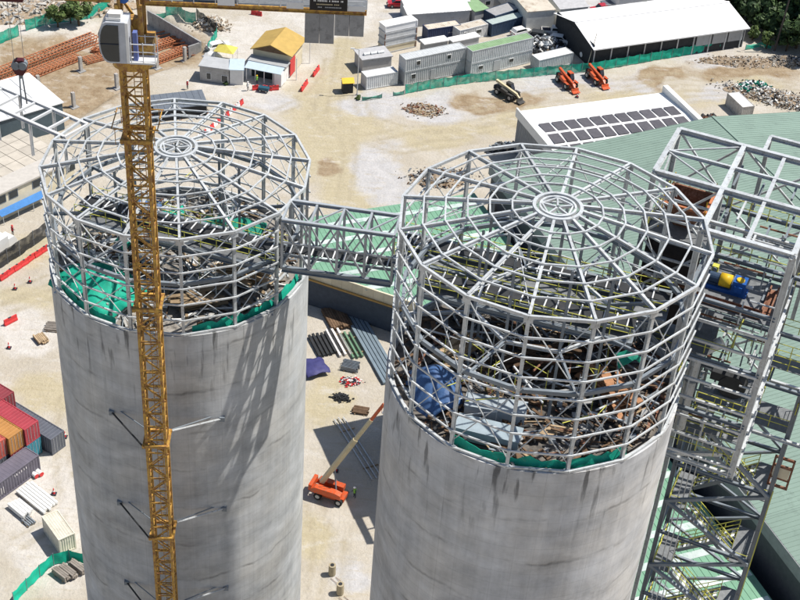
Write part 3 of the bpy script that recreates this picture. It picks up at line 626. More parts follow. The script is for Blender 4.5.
# floors with handrails
def rail(pts, z, mt=RAILY):
    for a, b in zip(pts[:-1], pts[1:]):
        a3, b3 = Vector((a[0], a[1], z)), Vector((b[0], b[1], z)); L_ = (b3 - a3).length; n = max(1, round(L_ / 1.4))
        for hz in (.55, 1.1): member(tw, 'handrail', a3 + Vector((0, 0, hz)), b3 + Vector((0, 0, hz)), .06, .06, mt, 'rod')
        for k in range(n + 1): p = a3.lerp(b3, k / n); member(tw, 'handrail_post', p, p + Vector((0, 0, 1.1)), .07, .07, mt, 'rod')
def floor(u0, u1, v0, v1, z): part(tw, 'floor_plate', MB().box(u0, u1, v0, v1, z + .16, z + .22), GRATE)
floor(.2, 5.7, .3, 5.3, 64.4); floor(-4.5, -.2, 5.7, 11.8, 65.4); floor(6.1, 11.3, 9.4, 11.8, 62.0); floor(.2, 3.2, 5.7, 11.8, 60.6); floor(.2, 2.2, .3, 5.3, 60.6); floor(3.6, 5.7, 2.5, 5.3, 56.0); floor(-4.5, 1.2, 5.7, 11.8, 56.0); floor(.2, 5.7, 3.4, 5.3, 51.4); floor(5.9, 11.4, 7.4, 9.0, 56.0); floor(1.5, 8.6, 6.2, 9, 51.4)
rail([(.2, 5.6), (5.6, 5.6)], 65.6); rail([(.3, .3), (.3, 5.2)], 56.2); rail([(0.3, 3.4), (5.6, 3.4)], 51.6); rail([(3.6, 2.6), (5.6, 2.6)], 56.2); rail([(-.2, 9), (5.8, 9)], 56.2); rail([(-4.5, 5.8), (-4.5, 11.8), (-.2, 11.8)], 65.6); rail([(6.1, 9.4), (11.3, 9.4), (11.3, 11.8), (6.1, 11.8)], 62.2); rail([(.2, 11.8), (5.7, 11.8)], 60.8); rail([(.3, .4), (3.6, .4), (3.6, 5.2)], 60.8)
rail([(2.2, .6), (5.6, .6), (5.6, 5.2)], 56.2); rail([(.3, 1.1), (5.6, 1.1)], 51.6); rail([(6.0, 7.4), (11.4, 7.4), (11.4, 9)], 56.2); rail([(1.6, 6.3), (8.6, 6.3), (8.6, 9)], 51.6); rail([(-4.5, 5.8), (1.2, 5.8)], 56.2); rail([(5.8, 8.2), (11.4, 8.2)], 66.6)
# stair flights: front run going down to the right, rear run back to the left
def flight(a, b, w, y):
    a, b = Vector((a[0], y, a[1])), Vector((b[0], y, b[1])); n = 15
    for s in (-w / 2, w / 2):
        member(tw, 'stair_stringer', a + Vector((0, s, 0)), b + Vector((0, s, 0)), .10, .32, STEELD)
        for hz in (.6, 1.1): member(tw, 'handrail', a + Vector((0, s, hz)), b + Vector((0, s, hz)), .07, .07, RAILY, 'rod')
        for k in range(0, 5): p = a.lerp(b, k / 4) + Vector((0, s, 0)); member(tw, 'handrail_post', p, p + Vector((0, 0, 1.1)), .07, .07, RAILY, 'rod')
    for k in range(1, n): p = a.lerp(b, k / n); member(tw, 'stair_tread', p + Vector((-.13, 0, .05)), p + Vector((.13, 0, .05)), w, .05, STEELW if k % 2 else GRATE)
def landing(u0, u1, v0, v1, z):
    part(tw, 'landing', MB().box(u0, u1, v0, v1, z - .1, z), GRATE); rail([(u0, v0), (u1, v0)], z); 
    rail([((u0, v0) if u0 < 4 else (u1, v0)), ((u0, v1) if u0 < 4 else (u1, v1))], z)
zl = 48.1
while zl > 20:
    landing(1.5, 2.9, 6.3, 10.6, zl); flight((2.9, zl), (7.2, zl - 3.68), 1.1, 7.0)
    landing(7.2, 8.6, 6.3, 10.6, zl - 3.68); flight((7.2, zl - 3.68), (2.9, zl - 7.36), 1.1, 9.6); zl -= 7.36
rail([(6.0, 5.6), (11.3, 5.6)], 58.6); rail([(6.0, 8.8), (11.3, 8.8), (11.3, 5.6)], 58.6); rail([(6.2, 5.8), (6.2, 11.6)], 53.8); rail([(8.8, 5.8), (8.8, 11)], 53.8); rail([(.3, 2.0), (5.7, 2.0)], 53.7); rail([(-.2, 6.4), (5.8, 6.4)], 62.4); rail([(.3, 10.2), (5.7, 10.2)], 66.2)
for u, v in ((2.2, 5.7), (2.6, 5.7), (3.0, 5.7)): member(tw, 'conduit', (u, v + .1, 0), (u, v + .1, 51), .09, .09, STEEL, 'rod')
member(tw, 'ladder_rail', (8.95, 5.9, 20), (8.95, 5.9, 46), .10, .10, RAILY); 
random.seed(21)
for k in range(130):       # pipes and brackets inside the bays
    u, v, z = rnd(-.2, 7.5) if k % 4 == 0 else rnd(.2, 5.4), rnd(.3, 11.2), rnd(52, 64) if k < 100 else rnd(64, 70)
    if k % 3 == 0: member(tw, 'pipe', (u, v, z), (min(u + rnd(1, 4), 5.8), v, z), .14, .14, random.choice((STEEL, STEEL, STEELD, RUST)), 'rod')
    elif k % 3 == 1: member(tw, 'secondary_beam', (u, v, z), (u, min(v + rnd(1.5, 4), 11.8), z), .14, .2, random.choice((STEELD, STEEL, STEEL)))
    else: member(tw, 'hanger', (u, v, z), (u, v, z - rnd(1.2, 3.2)), .10, .10, random.choice((STEELD, STEEL)))

def TW(u, v, z): return TO + Vector((u * math.cos(TA) - v * math.sin(TA), u * math.sin(TA) + v * math.cos(TA), z))
dr = thing('belt_drive', 'blue conveyor drive with yellow coupling guard on tower floor', 'machine', TW(2.1, 2.9, 64.62), TA); dr.scale = (.72, .72, .78)
part(dr, 'base_frame', MB().box(-2.1, 2.0, -.6, .6, 0, .35), BLUEP); g = MB(); g.cyl((-.75, 0, .95), (.35, 0, .95), .62, n=18); part(dr, 'coupling_guard', g, YELP, True)
g = MB(); g.cyl((-2.0, 0, .95), (-.8, 0, .95), .48, n=16); g.box(-1.8, -1.0, -.4, .4, .3, .6); part(dr, 'motor', g, DKBLUE); part(dr, 'gearbox', MB().box(.55, 1.75, -.65, .65, .35, 1.45).box(.8, 1.5, -.85, .85, .5, 1.1), BLUEP); g = MB(); g.cyl((1.15, -.2, 1.45), (1.15, -.2, 1.6), .38, n=16); part(dr, 'gearbox_cover', g, YELP); g = MB(); g.cyl((1.75, 0, .95), (2.4, 0, .95), .16, n=10); part(dr, 'shaft', g, STEEL)
hp = thing('chute_hopper', 'rusty brown chute hopper with orange top frame in tower', 'hopper', TW(-2.4, 8.0, 65.62), TA)
g = MB(); g.v = [(-1.5, -1.4, 2.0), (1.5, -1.4, 2.0), (1.5, 1.4, 2.0), (-1.5, 1.4, 2.0), (-.6, -.6, 0), (.6, -.6, 0), (.6, .6, 0), (-.6, .6, 0)]; g.f = [(4, 5, 1, 0), (5, 6, 2, 1), (6, 7, 3, 2), (7, 4, 0, 3)]
part(hp, 'hopper_body', g, RUST); 
for a, b in (((-1.5, -1.4), (1.5, -1.4)), ((1.5, -1.4), (1.5, 1.4)), ((1.5, 1.4), (-1.5, 1.4)), ((-1.5, 1.4), (-1.5, -1.4))): member(hp, 'rim_bar', (*a, 2.05), (*b, 2.05), .18, .18, ORREBAR if a[1] < 0 else RUST); member(hp, 'corner_post', (*a, 0), (*a, 3.0), .08, .08, YELP, 'rod')
for i, (c, sx, sy, lab) in enumerate((((2.6, .9, 63.2), 4.6, .5, 'long rusty beam lying at the front of the tower drive floor'), ((5.1, 2.6, 63.4), .5, 3.6, 'rusty channel beam lying along the right side of the tower drive floor'))):
    t = thing('steel_channel', lab, 'beam', TW(c[0], c[1], 64.62), TA)
    part(t, 'web', MB().box(-sx / 2, sx / 2, -sy / 2, sy / 2, 0, .08), RUST)
    for s in (-1, 1): part(t, 'flange', MB().box(-sx / 2, sx / 2, s * sy / 2 - .05, s * sy / 2 + .05, .08, .4) if sx > sy else MB().box(s * sx / 2 - .05, s * sx / 2 + .05, -sy / 2, sy / 2, .08, .4), RUST)
def machine(name, label, cat, c, parts_):
    t = thing(name, label, cat, TW(*c), TA)
    for nm, mb, mt in parts_: part(t, nm, mb, mt)
    return t
machine('transfer_chute', 'dark boxy transfer chute below the rusty hopper', 'chute', (-2.5, 7.6, 57.0), (('casing', MB().box(-1.9, 1.7, -1.5, 1.6, 1.2, 8.3), mat('sooty_steel', (.035, .03, .03), .8, 0, .3)), ('flange', MB().box(-2.05, 1.85, -1.65, 1.75, 4.6, 4.8), RUST), ('spout', MB().box(-.7, .7, -.7, .7, -1.0, 1.2), STEELD)))
machine('fan_casing', 'black round fan casing inside the lower tower bay', 'fan', (4.2, 2.6, 56.3), (('scroll', MB().cyl((0, -.5, 1.0), (0, .5, 1.0), .95, n=20), DARK), ('outlet', MB().box(-1.6, 0, -.45, .45, 1.2, 1.9), DARK), ('skid', MB().box(-1.1, 1.1, -.6, .6, -.05, .1), STEELD)))
machine('screw_conveyor', 'grey screw conveyor trough lying behind the drive floor', 'conveyor', (2.8, 8.4, 61.0), (('trough', MB().box(-2.4, 2.4, -.45, .45, .2, .9), STEEL), ('motor', MB().cyl((2.4, 0, .6), (3.2, 0, .6), .35, n=14), DKBLUE), ('support', MB().box(-2.2, -1.9, -.4, .4, -.1, .2).box(1.9, 2.2, -.4, .4, -.1, .2), STEELD)))
machine('hoist_motor', 'small blue hoist motor at the rear of the tower top', 'motor', (6.8, 12.9, 65.6), (('body', MB().cyl((-.7, 0, .5), (.7, 0, .5), .45, n=16), BLUEP), ('end_cap', MB().cyl((.7, 0, .5), (.95, 0, .5), .3, n=14), STEELD), ('mount', MB().box(-.6, .6, -.5, .5, -.1, .1), STEELD)))
machine('gear_unit', 'yellow and grey gear unit left of the blue drive', 'machine', (.9, 4.6, 64.7), (('housing', MB().box(-.22, .22, -.22, .22, 0, .5), RAILY), ('cover', MB().cyl((0, -.3, .3), (0, -.2, .3), .16, n=14), STEELD)))
machine('dust_duct', 'bent grey dust duct inside the middle tower bay', 'duct', (1.4, 2.0, 57.0), (('riser', MB().cyl((0, 0, -4.5), (0, 0, 2.5), .4, n=14), STEEL), ('bend', MB().cyl((0, 0, 2.4), (1.4, .6, 3.6), .4, n=14), STEEL), ('band', MB().cyl((0, 0, 0), (0, 0, .15), .46, n=14), STEELD)))
bn = thing('equipment_frame', 'rusty equipment frame with pale panel hung right of the tower stairs', 'frame', TW(9.1, 6.2, 46.9), TA)
part(bn, 'panel', MB().box(-.6, .6, -.1, .1, .4, 1.4), CREAM)
for x in (-.7, .7):
    member(bn, 'upright', (x, 0, -.6), (x, 0, 2.4), .16, .16, RUST)
for z in (-.5, .3, 1.5, 2.3): member(bn, 'crossbar', (-.7, 0, z), (.7, 0, z), .16, .2, RUST)

# ------------------------------------------------------------------ tower crane
CX, CY = -17.15, 73.5
JA = R(4.0)
cr = thing('tower_crane', 'yellow tower crane with lattice mast in front of the left silo', 'crane', (CX, CY, 0), JA)
hw = .68
for sx in (-1, 1):
    for sy in (-1, 1): member(cr, 'mast_leg', (sx * hw, sy * hw, 0), (sx * hw, sy * hw, 79.2), .20, .20, CRANEY)
sec = 1.32; ns = 60
for k in range(ns):
    z0, z1 = k * sec, (k + 1) * sec
    for q, (p, r_) in enumerate((((-1, -1), (1, -1)), ((1, -1), (1, 1)), ((1, 1), (-1, 1)), ((-1, 1), (-1, -1)))):
        member(cr, 'horizontal_strut', (p[0] * hw, p[1] * hw, z0), (r_[0] * hw, r_[1] * hw, z0), .085, .085, CRANEY)
        a, b = (p, r_) if (k + q) % 2 else (r_, p)
        member(cr, 'diagonal_strut', (a[0] * hw, a[1] * hw, z0), (b[0] * hw, b[1] * hw, z1), .085, .085, CRANEY)
for s in (-.2, .2): member(cr, 'ladder_rail', (s + .1, .45, 1), (s + .1, .45, 79), .05, .05, CRANEY, 'rod')
lr = MB()
for k in range(220): lr.beam((-.1, .45, 1 + k * .355), (.3, .45, 1 + k * .355), .03, .03)
tag(part(cr, 'ladder_rungs', lr, CRANEY), kind='stuff')
for zc in (74.2, 61.0, 48.35, 38.6, 29.0):
    for s in (-1, 1):
        member(cr, 'collar_beam', (-1.0, s * .88, zc), (1.0, s * .88, zc), .18, .24, CRANEY); member(cr, 'collar_beam', (s * .88, -1.0, zc - .02), (s * .88, 1.0, zc - .02), .18, .24, CRANEY)
# service platform round the mast below the cab
for s in (-1, 1):
    member(cr, 'platform_rail', (-1.3, s * 1.3, 75.3), (1.5, s * 1.3, 75.3), .06, .06, CRANEY); member(cr, 'platform_rail', (s * 1.4, -1.3, 75.32), (s * 1.4, 1.3, 75.32), .06, .06, CRANEY)
    for q in (-1.2, 0, 1.2): member(cr, 'platform_post', (q, s * 1.3, 74.2), (q, s * 1.3, 75.3), .05, .05, CRANEY, 'rod')
# wall ties
ca, sa_ = math.cos(-JA), math.sin(-JA)
def cl(w): x, y = w.x - CX, w.y - CY; return Vector((x * ca - y * sa_, x * sa_ + y * ca, w.z))
def wallpt(bear, z):
    A = bear * bear + 1; B = -2 * (bear * S1.x + S1.y); C = S1.x ** 2 + S1.y ** 2 - RC ** 2; y = (-B - math.sqrt(B * B - 4 * A * C)) / (2 * A)
    return Vector((bear * y, y, z))
for zc in (48.35, 38.6, 29.0):
    for bear, sx, dz in ((-.277, -1, -.9), (-.167, 1, -.9)):
        w = cl(wallpt(bear, zc + dz * 0 - .9))
        member(cr, 'wall_tie', (sx * 1.0, .9 if sx > 0 else -.8, zc), w + Vector((0, -.05, .0)), .15, .15, DARK if sx < 0 else STEEL, 'rod')
        member(cr, 'wall_tie', (sx * .9, 1.0, zc - .02), w + Vector((.35 * -sx, .1, .25)), .10, .10, STEELD, 'rod')
        part(cr, 'tie_bracket', MB().box(-.2, .2, -.2, .15, -.2, .2), STEELD, loc=w)
# slewing ring, cat-head, counter-jib, jib
g = MB(); g.cyl((0, 0, 79.2), (0, 0, 79.9), 1.25, 1.25, 20); part(cr, 'slewing_ring', g, CRANEY); part(cr, 'slewing_frame', MB().box(-1.2, 1.3, -.9, .9, 79.9, 80.9), CRANEY)
for sx, sy in ((-.7, -.7), (.7, -.7), (.7, .7), (-.7, .7)): member(cr, 'tower_head_leg', (sx, sy, 80.9), (sx * .3, sy * .5, 90), .18, .18, CRANEY)
for sx in (-.7, .7):
    for sy in (-.7, .7): member(cr, 'neck_post', (sx, sy, 80.9), (sx, sy, 83.3), .2, .2, CRANEY)
    member(cr, 'neck_brace', (sx, -.7, 80.9), (sx, .7, 83.2), .14, .14, CRANEY); member(cr, 'neck_brace', (-.7, sx, 83.2), (.7, sx, 80.9), .14, .14, CRANEY)
g = MB(); g.cyl((.1, 0, 80.9), (.1, 0, 82.2), .38, n=12); part(cr, 'slewing_gear', g, CRANEY)
g = MB(); g.cyl((-.3, -.5, 83.6), (-.3, .5, 83.6), .35, n=12); part(cr, 'slewing_motor', g, BLUEP); part(cr, 'cab_roof_unit', MB().box(-1.0, -.3, -1.8, -1.2, 82.95, 83.2), WHITEP)
ZD = 83.4
for s in (-1, 1): member(cr, 'deck_beam', (1.0, s * .75, ZD + .1), (13.9, s * .75, ZD + .1), .16, .30, CRANEY, 'ibeam')
part(cr, 'deck_plate', MB().box(1.0, 13.9, -.72, .72, ZD + .22, ZD + .27), GRATE)
for s in (-1, 1):
    for hz in (.55, 1.05): member(cr, 'deck_rail', (1.2, s * .8, ZD + .25 + hz), (13.9, s * .8, ZD + .25 + hz), .05, .05, STEELW, 'rod')
    for k in range(11): member(cr, 'deck_rail_post', (1.3 + k * 1.26, s * .8, ZD + .25), (1.3 + k * 1.26, s * .8, ZD + 1.3), .05, .05, STEELW, 'rod')
for s in (-1, 1): member(cr, 'pendant_bar', (.2, s * .35, 89.8), (12.4, s * .5, ZD + .4), .08, .08, CRANEY)
for x in (5.2, 9.2): part(cr, 'toe_panel', MB().box(x, x + 1.0, -.86, -.82, ZD + .2, ZD + .62), STEELW)
part(cr, 'toe_panel', MB().box(12.5, 13.8, -.86, -.82, ZD + .2, ZD + .55), STEELW)
part(cr, 'winch_house', MB().box(4.0, 6.4, -.55, .6, ZD + .3, ZD + 1.7), GREYP)
for k in range(4):
    x = 10.28 + k * .875; zb = 81.45 if k < 2 else 82.0
    g = MB(); g.box(x + .01, x + .865, -.85, .85, zb, ZD - .06); part(cr, 'counterweight', g, CONCG)
# jib (to the left)
JL = 52
for s in (-1, 1): member(cr, 'jib_chord', (-1, s * .7, ZD + .1), (-JL, s * .7, ZD + .1), .16, .18, CRANEY)
member(cr, 'jib_chord', (-1, 0, ZD + 1.7), (-JL, 0, ZD + 1.7), .18, .18, CRANEY)
for k in range(34):
    x = -1.5 - k * 1.5
    for s in (-1, 1):
        member(cr, 'jib_lacing', (x, s * .7, ZD + .1), (x - .75, 0, ZD + 1.7), .08, .08, CRANEY); member(cr, 'jib_lacing', (x - .75, 0, ZD + 1.7), (x - 1.5, s * .7, ZD + .1), .08, .08, CRANEY)
    member(cr, 'jib_cross_tie', (x, -.7, ZD + .1), (x, .7, ZD + .1), .08, .08, CRANEY)
for k in range(2): member(cr, 'pendant_bar', (-.2, 0, 89.8), (-18 - 20 * k, 0, ZD + 1.8), .08, .08, CRANEY)
# sign board on the counter-jib
sg = part(cr, 'sign_board', MB().box(10.55, 12.75, -.95, -.90, ZD + .22, ZD + 1.5), BLACKS)
random.seed(3)
for (z, hh, x0, x1, mt) in ((ZD + .82, .10, 10.78, 12.52, WHITEP), (ZD + .60, .07, 10.95, 12.28, BEIGE), (ZD + .42, .06, 10.85, 12.42, GREYP)):
    x = x0; g = MB()
    while x < x1:
        w = rnd(.035, .07)
        if random.random() > .12: g.box(x, x + w, -.956, -.952, z - hh / 2, z + hh / 2)
        x += w + .028
    part(sg, 'lettering', g, mt)
# operator cab, seen from its side
CO = Vector((-1.60, -1.25, 80.15))
prof = [(.55, .0), (1.70, .0), (1.70, 2.6), (.45, 2.6), (.28, 2.5), (.12, 2.25), (.02, 1.85), (-.03, 1.4), (-.02, .95), (.06, .55), (.2, .22), (.36, .06)]
cab = part(cr, 'cab', MB().extr_y([(p[0], p[1]) for p in prof], -.75, .65), mat('cab_grey_paint', (.52, .55, .60), .45), loc=CO)
wp = [(.58, .12), (1.12, .12), (1.16, 2.42), (.48, 2.44), (.32, 2.34), (.2, 2.12), (.11, 1.8), (.07, 1.4), (.08, .98), (.14, .62), (.27, .32), (.42, .17)]
part(cab, 'side_window', MB().extr_y(wp, -.80, -.76), GLASS); part(cab, 'front_window', MB().quad((.0, .55, .5), (.0, -.65, .5), (-.05, -.65, 1.8), (-.05, .55, 1.8)), GLASS)
part(cab, 'window_bar', MB().box(.05, 1.14, -.83, -.81, 1.22, 1.28), CLOTHD); part(cab, 'roof_hatch', MB().box(.45, 1.3, -.6, .5, 2.65, 2.8), WHITEP)
seat = part(cab, 'cab_edge', MB().box(1.55, 1.72, -.80, -.76, .05, 2.6), WHITEP)
for q in (0, 1):
    for hz in (.1, .7, 1.2): member(cr, 'cab_platform_rail', (.15, -1.95 + q * 1.1, 80.2 + hz), (1.6, -1.95 + q * 1.1, 80.2 + hz), .05, .05, STEELW, 'rod')
    for x in (.2, .9, 1.6): member(cr, 'cab_platform_post', (x, -1.95 + q * 1.1, 80.2), (x, -1.95 + q * 1.1, 81.5), .05, .05, STEELW, 'rod')
part(cr, 'cab_platform', MB().box(.1, 1.6, -1.95, -.9, 80.1, 80.2), STEELW)
part(cr, 'control_box', MB().box(.3, .55, -1.7, -1.3, 80.2, 82.0), mat('blue_grey_box', (.12, .16, .38), .5))
# hook
def crw(x, y, z): return Vector((CX + x * math.cos(JA) - y * math.sin(JA), CY + x * math.sin(JA) + y * math.cos(JA), z))
HK = thing('hook_block', 'dark red crane hook block with chains hanging at the left edge', 'hook', crw(-6.85, 0, 78.3), JA)
MAROON = mat('maroon_paint', (.075, .012, .018), .5)
g = MB(); g.extr_y([(-.42, .15), (-.2, -.2), (.2, -.2), (.42, .15), (.42, .55), (.2, .8), (-.2, .8), (-.42, .55)], -.2, .2); part(HK, 'block_body', g, MAROON)
for s in (-1, 1): g = MB(); g.cyl((s * .2, -.28, .45), (s * .2, .28, .45), .26, n=14); part(HK, 'sheave', g, STEELD); member(HK, 'rope', (s * .3, 0, .7), (s * .3, 0, 4.9), .03, .03, STEELD, 'rod')
for s in (-1, 1): member(HK, 'chain', (s * .05, s * .1, -.2), (s * .14, s * .12, -2.3), .10, .10, STEELD, 'rod')
g = MB(); g.cyl((0, -.05, -.2), (0, -.05, -.45), .1, n=8); part(HK, 'hook_shank', g, STEELD)
TR = thing('jib_trolley', 'maroon trolley running under the crane jib at the top left corner', 'trolley', crw(-6.85, 0, ZD - .35), JA)
part(TR, 'frame', MB().box(-.8, .8, -.75, .75, .1, .32), MAROON)
for sx in (-.55, .55):
    for sy in (-.7, .7): g = MB(); g.cyl((sx, sy - .05, .36), (sx, sy + .05, .36), .12, n=10); part(TR, 'wheel', g, STEELD)

# ------------------------------------------------------------------ halls and sheds behind the silos (their grid: s along the ridge, n across)
HA = R(-67.3); hd = Vector((math.cos(HA), math.sin(HA), 0)); hn = Vector((-hd.y, hd.x, 0))
def HP(s, n, z=0): return hd * s + hn * n + Vector((0, 0, z))
def hall_root(name, label, cat, s, n): return thing(name, label, cat, HP(s, n), HA)
# big gabled hall
S0, S1_ = -160.0, -62.0; NE, NR, NE2 = 80.2, 118.8, 157.0; ZE_, ZRD = 11.0, 14.0
h = hall_root('storage_hall', 'huge hall with pale green ribbed gable roof behind the tower', 'hall', S0, NE)
LH = S1_ - S0; NW, NM = NE2 - NE, NR - NE
w = MB(); w.box(0, LH, .3, .5, 0, ZE_ - .3); part(h, 'side_wall', w, mat('shaded_cladding', (.085, .09, .10), .7, 0, .15)); part(h, 'gable_wall', MB().prism([(0.3, .5), (.5, .5), (.5, NW - .5), (.3, NW - .5)], 0, ZE_ - .3), GREYP)  # side wall colour is darkened to hold the shade on this face
part(h, 'side_wall', MB().box(0, LH, NW - .5, NW - .3, 0, ZE_ - .3), GREYP); part(h, 'gable_wall', MB().box(LH - .5, LH - .3, .5, NW - .5, 0, ZE_ - .3), GREYP)
part(h, 'fascia', MB().box(-.3, LH, -.12, .06, ZE_ - 1.7, ZE_ - .02), mat('dull_fascia', (.24, .25, .26), .7, 0, .12))
npan = 14
for sd in (0, 1):
    for k in range(npan):
        x0, x1 = -.4 + (LH + .4) * k / npan, -.4 + (LH + .4) * (k + 1) / npan
        a = (0, ZE_) if sd == 0 else (NM, ZRD); b = (NM, ZRD) if sd == 0 else (NW, ZE_)
        g = MB(); e = .012
        g.quad((x0 + e, a[0], a[1]), (x1 - e, a[0], a[1]), (x1 - e, b[0], b[1]), (x0 + e, b[0], b[1])); g.quad((x0 + e, a[0], a[1] - .08), (x0 + e, b[0], b[1] - .08), (x1 - e, b[0], b[1] - .08), (x1 - e, a[0], a[1] - .08))
        part(h, 'roof_sheet', g, ROOFG)
rb = MB()
for sd in (0, 1):
    a = (0, ZE_) if sd == 0 else (NM, ZRD); b = (NM, ZRD) if sd == 0 else (NW, ZE_); x = -.3
    while x < LH: rb.beam((x, a[0], a[1] + .012), (x, b[0], b[1] + .012), .06, .05); x += .62
tag(part(h, 'roof_ribs', rb, ROOFG), kind='stuff')
member(h, 'ridge_cap', (-.4, NM, ZRD + .06), (LH, NM, ZRD + .06), .5, .12, ROOFG)
# lower striped hall
LZ = 6.0; pts = [(-160.5, 78.2), (-160.5, 47.5), (-148.5, 46.8), (-132.5, 62.8), (-62, 62.8), (-62, 78.2)]
l = hall_root('low_hall', 'low hall with fresh green roof and white translucent bands behind right silo', 'hall', -160.5, 46.8)
lp = [(p[0] + 160.5, p[1] - 46.8) for p in pts]
part(l, 'wall', MB().prism(lp[::-1] if False else lp[::-1], 0, LZ - .35), mat('dark_blue_wall', (.06, .075, .10), .8, 0, .15))
cx_ = sum(p[0] for p in lp) / 6; 
part(l, 'roof', MB().prism(lp[::-1], LZ - .3, LZ), ROOFG2)
for k in range(25):
    s = -158.3 + 4.08 * k + 160.5
    n0 = .4 if s < 12 else (.4 + (s - 12) if s < 28 else 16.3)
    part(l, 'translucent_band', MB().box(s, s + 1.0, n0, 31.2, LZ + .01, LZ + .05), mat('white_translucent_sheet', (.50, .57, .55), .5, 0, .12, .6, col2=(.24, .40, .32), c2amt=.35, rnd=.12))
rb = MB(); n_ = 0
while n_ < 31: rb.beam((.3 if n_ < 1 else .3, n_ + .4, LZ + .02), (98, n_ + .4, LZ + .02), .05, .05) if n_ > 16 else rb.beam((.3, n_ + .4, LZ + .02), (11.5 + n_, n_ + .4, LZ + .02), .05, .05); n_ += .8
tag(part(l, 'roof_ribs', rb, ROOFG2), kind='stuff')
a, b = Vector((12, 0, 0)), Vector((28, 16, 0)); d = (b - a) / 14; nrm = Vector((d.y, -d.x, 0)).normalized()
for k in range(14):
    p, q = a + d * k, a + d * (k + 1) * 1.0 - d * .015
    member(l, 'parapet_panel', p + Vector((0, 0, LZ - .35)) + nrm * .12, q + Vector((0, 0, LZ - .35)) + nrm * .12, .25, 1.6, CREAM)
member(l, 'gutter', a + nrm * .35 + Vector((0, 0, LZ - 1.25)), b + nrm * .35 + Vector((0, 0, LZ - 1.25)), .3, .25, mat('ochre_gutter', (.36, .22, .07), .7))
# unseen block added behind the right silo to cast the wide shade between the silos
ax = thing('shade_block', 'unseen grey block added behind the right silo to cast shade', 'building', (.7, 130.6, 0), HA)
part(ax, 'wall', MB().box(0, 16, 0, 11, 0, 17.6), CONCG); part(ax, 'roof_slab', MB().box(-.25, 16.2, -.25, 11.2, 17.6, 18.0), CONCL)
for k in range(7): member(ax, 'shade_bar', (16.2, .3 + k * 1.6, 17.8), (20.5, .3 + k * 1.6, 17.8), .7, .2, STEELD)  # bars added to leave light stripes at the edge of that shade
for y in (-.1, 10.9): member(ax, 'frame_beam', (16.2, y, 17.75), (20.5, y, 17.75), .2, .3, STEELD)
for x in (18.2, 20.4):
    member(ax, 'frame_beam', (x, 0, 17.6), (x, 11, 17.6), .2, .25, STEELD)
for y in (0, 10.8): member(ax, 'frame_column', (20.4, y, 0), (20.4, y, 17.5), .25, .25, STEELD)
# white workshop with roof openings
wk = hall_root('workshop', 'white roofed workshop with two rows of dark roof panels', 'workshop', -180, 94.2)
WS, WNN = 17.5, 27.5
part(wk, 'wall', MB().box(0, WS, 0, WNN, 0, 7.2), mat('grey_ribbed_cladding', (.30, .31, .32), .6, 0, .1)); part(wk, 'roof', MB().extr_y([(0, 7.25), (WS, 7.25), (WS, 7.6), (8.5, 8.1), (0, 7.6)], -.15, WNN), ROOFW)
cg = MB()
for k in range(34): cg.box(.1 + k * .51, .3 + k * .51, -.06, 0, 0, 7.2)
part(wk, 'cladding_ribs', cg, mat('grey_ribbed_cladding', (.30, .31, .32)))
part(wk, 'parapet', MB().box(-.2, WS, WNN, WNN + .9, 0, 8.9), WHITEP); part(wk, 'parapet', MB().box(-.2, WS, -.42, -.16, 6.6, 8.2), WHITEP)
for r_ in range(3):
    for k in range(11):
        s = 5.6 + r_ * 3.5; n0 = 1.0 + k * 2.35; z = 8.1 - abs(s + 1.45 - 8.5) * .5 / 8.5 + .06
        part(wk, 'roof_panel', MB().box(s, s + 2.9, n0, n0 + 1.95, z, z + .06), mat('dark_roof_panel', (.10, .095, .105), .45, 0, .15, 1.5))
# big white gable warehouse (top right)
a0 = G(591, 69); ang = R(25.0)
wh = thing('warehouse', 'long white gable roof warehouse with dark open end behind green fence', 'warehouse', a0, ang)
WL, WD, EH, RH = 34.5, 15.5, 4.3, 6.2
DW = mat('dark_open_wall', (.035, .038, .042), .8, 0, .2)
part(wh, 'rear_wall', MB().box(.2, WL - .2, WD - .3, WD - .1, 0, EH), GREYP); part(wh, 'end_wall', MB().box(.05, .2, .2, WD - .2, 0, EH + .6), DW); part(wh, 'end_wall', MB().box(WL - .2, WL - .05, .2, WD - .2, 0, EH), GREYP); part(wh, 'front_wall', MB().box(.2, WL - .2, .25, .4, 0, EH - .1), DW)
part(wh, 'gable', MB().extr_y([(0, 0), (0, 0), (0, 0)], 0, 0) if False else MB().quad((.1, .3, EH), (.1, WD - .3, EH), (.1, WD / 2, RH - .15)), DW)
for k in range(10): member(wh, 'wall_post', (.3 + k * 3.7, .12, 0), (.3 + k * 3.7, .12, EH), .2, .2, STEEL)
for k in range(3): part(wh, 'wall_panel', MB().box(23.2 + k * 3.7, 26.6 + k * 3.7, .14, .22, 1.6, EH - .2), GREYP)
for sd in (0, 1):
    for k in range(12):
        x0, x1 = -.4 + (WL + .8) * k / 12, -.4 + (WL + .8) * (k + 1) / 12
        a = (-.5, EH - .02) if sd == 0 else (WD / 2, RH); b = (WD / 2, RH) if sd == 0 else (WD + .5, EH - .02)
        g = MB(); g.quad((x0 + .01, a[0], a[1]), (x1 - .01, a[0], a[1]), (x1 - .01, b[0], b[1]), (x0 + .01, b[0], b[1])); g.quad((x0 + .01, a[0], a[1] - .08), (x0 + .01, b[0], b[1] - .08), (x1 - .01, b[0], b[1] - .08), (x1 - .01, a[0], a[1] - .08)); part(wh, 'roof_sheet', g, ROOFW)
member(wh, 'eave_trim', (-.4, -.5, EH - .08), (WL + .4, -.5, EH - .08), .12, .22, STEELW); member(wh, 'ridge_cap', (-.4, WD / 2, RH + .05), (WL + .4, WD / 2, RH + .05), .5, .08, ROOFW)
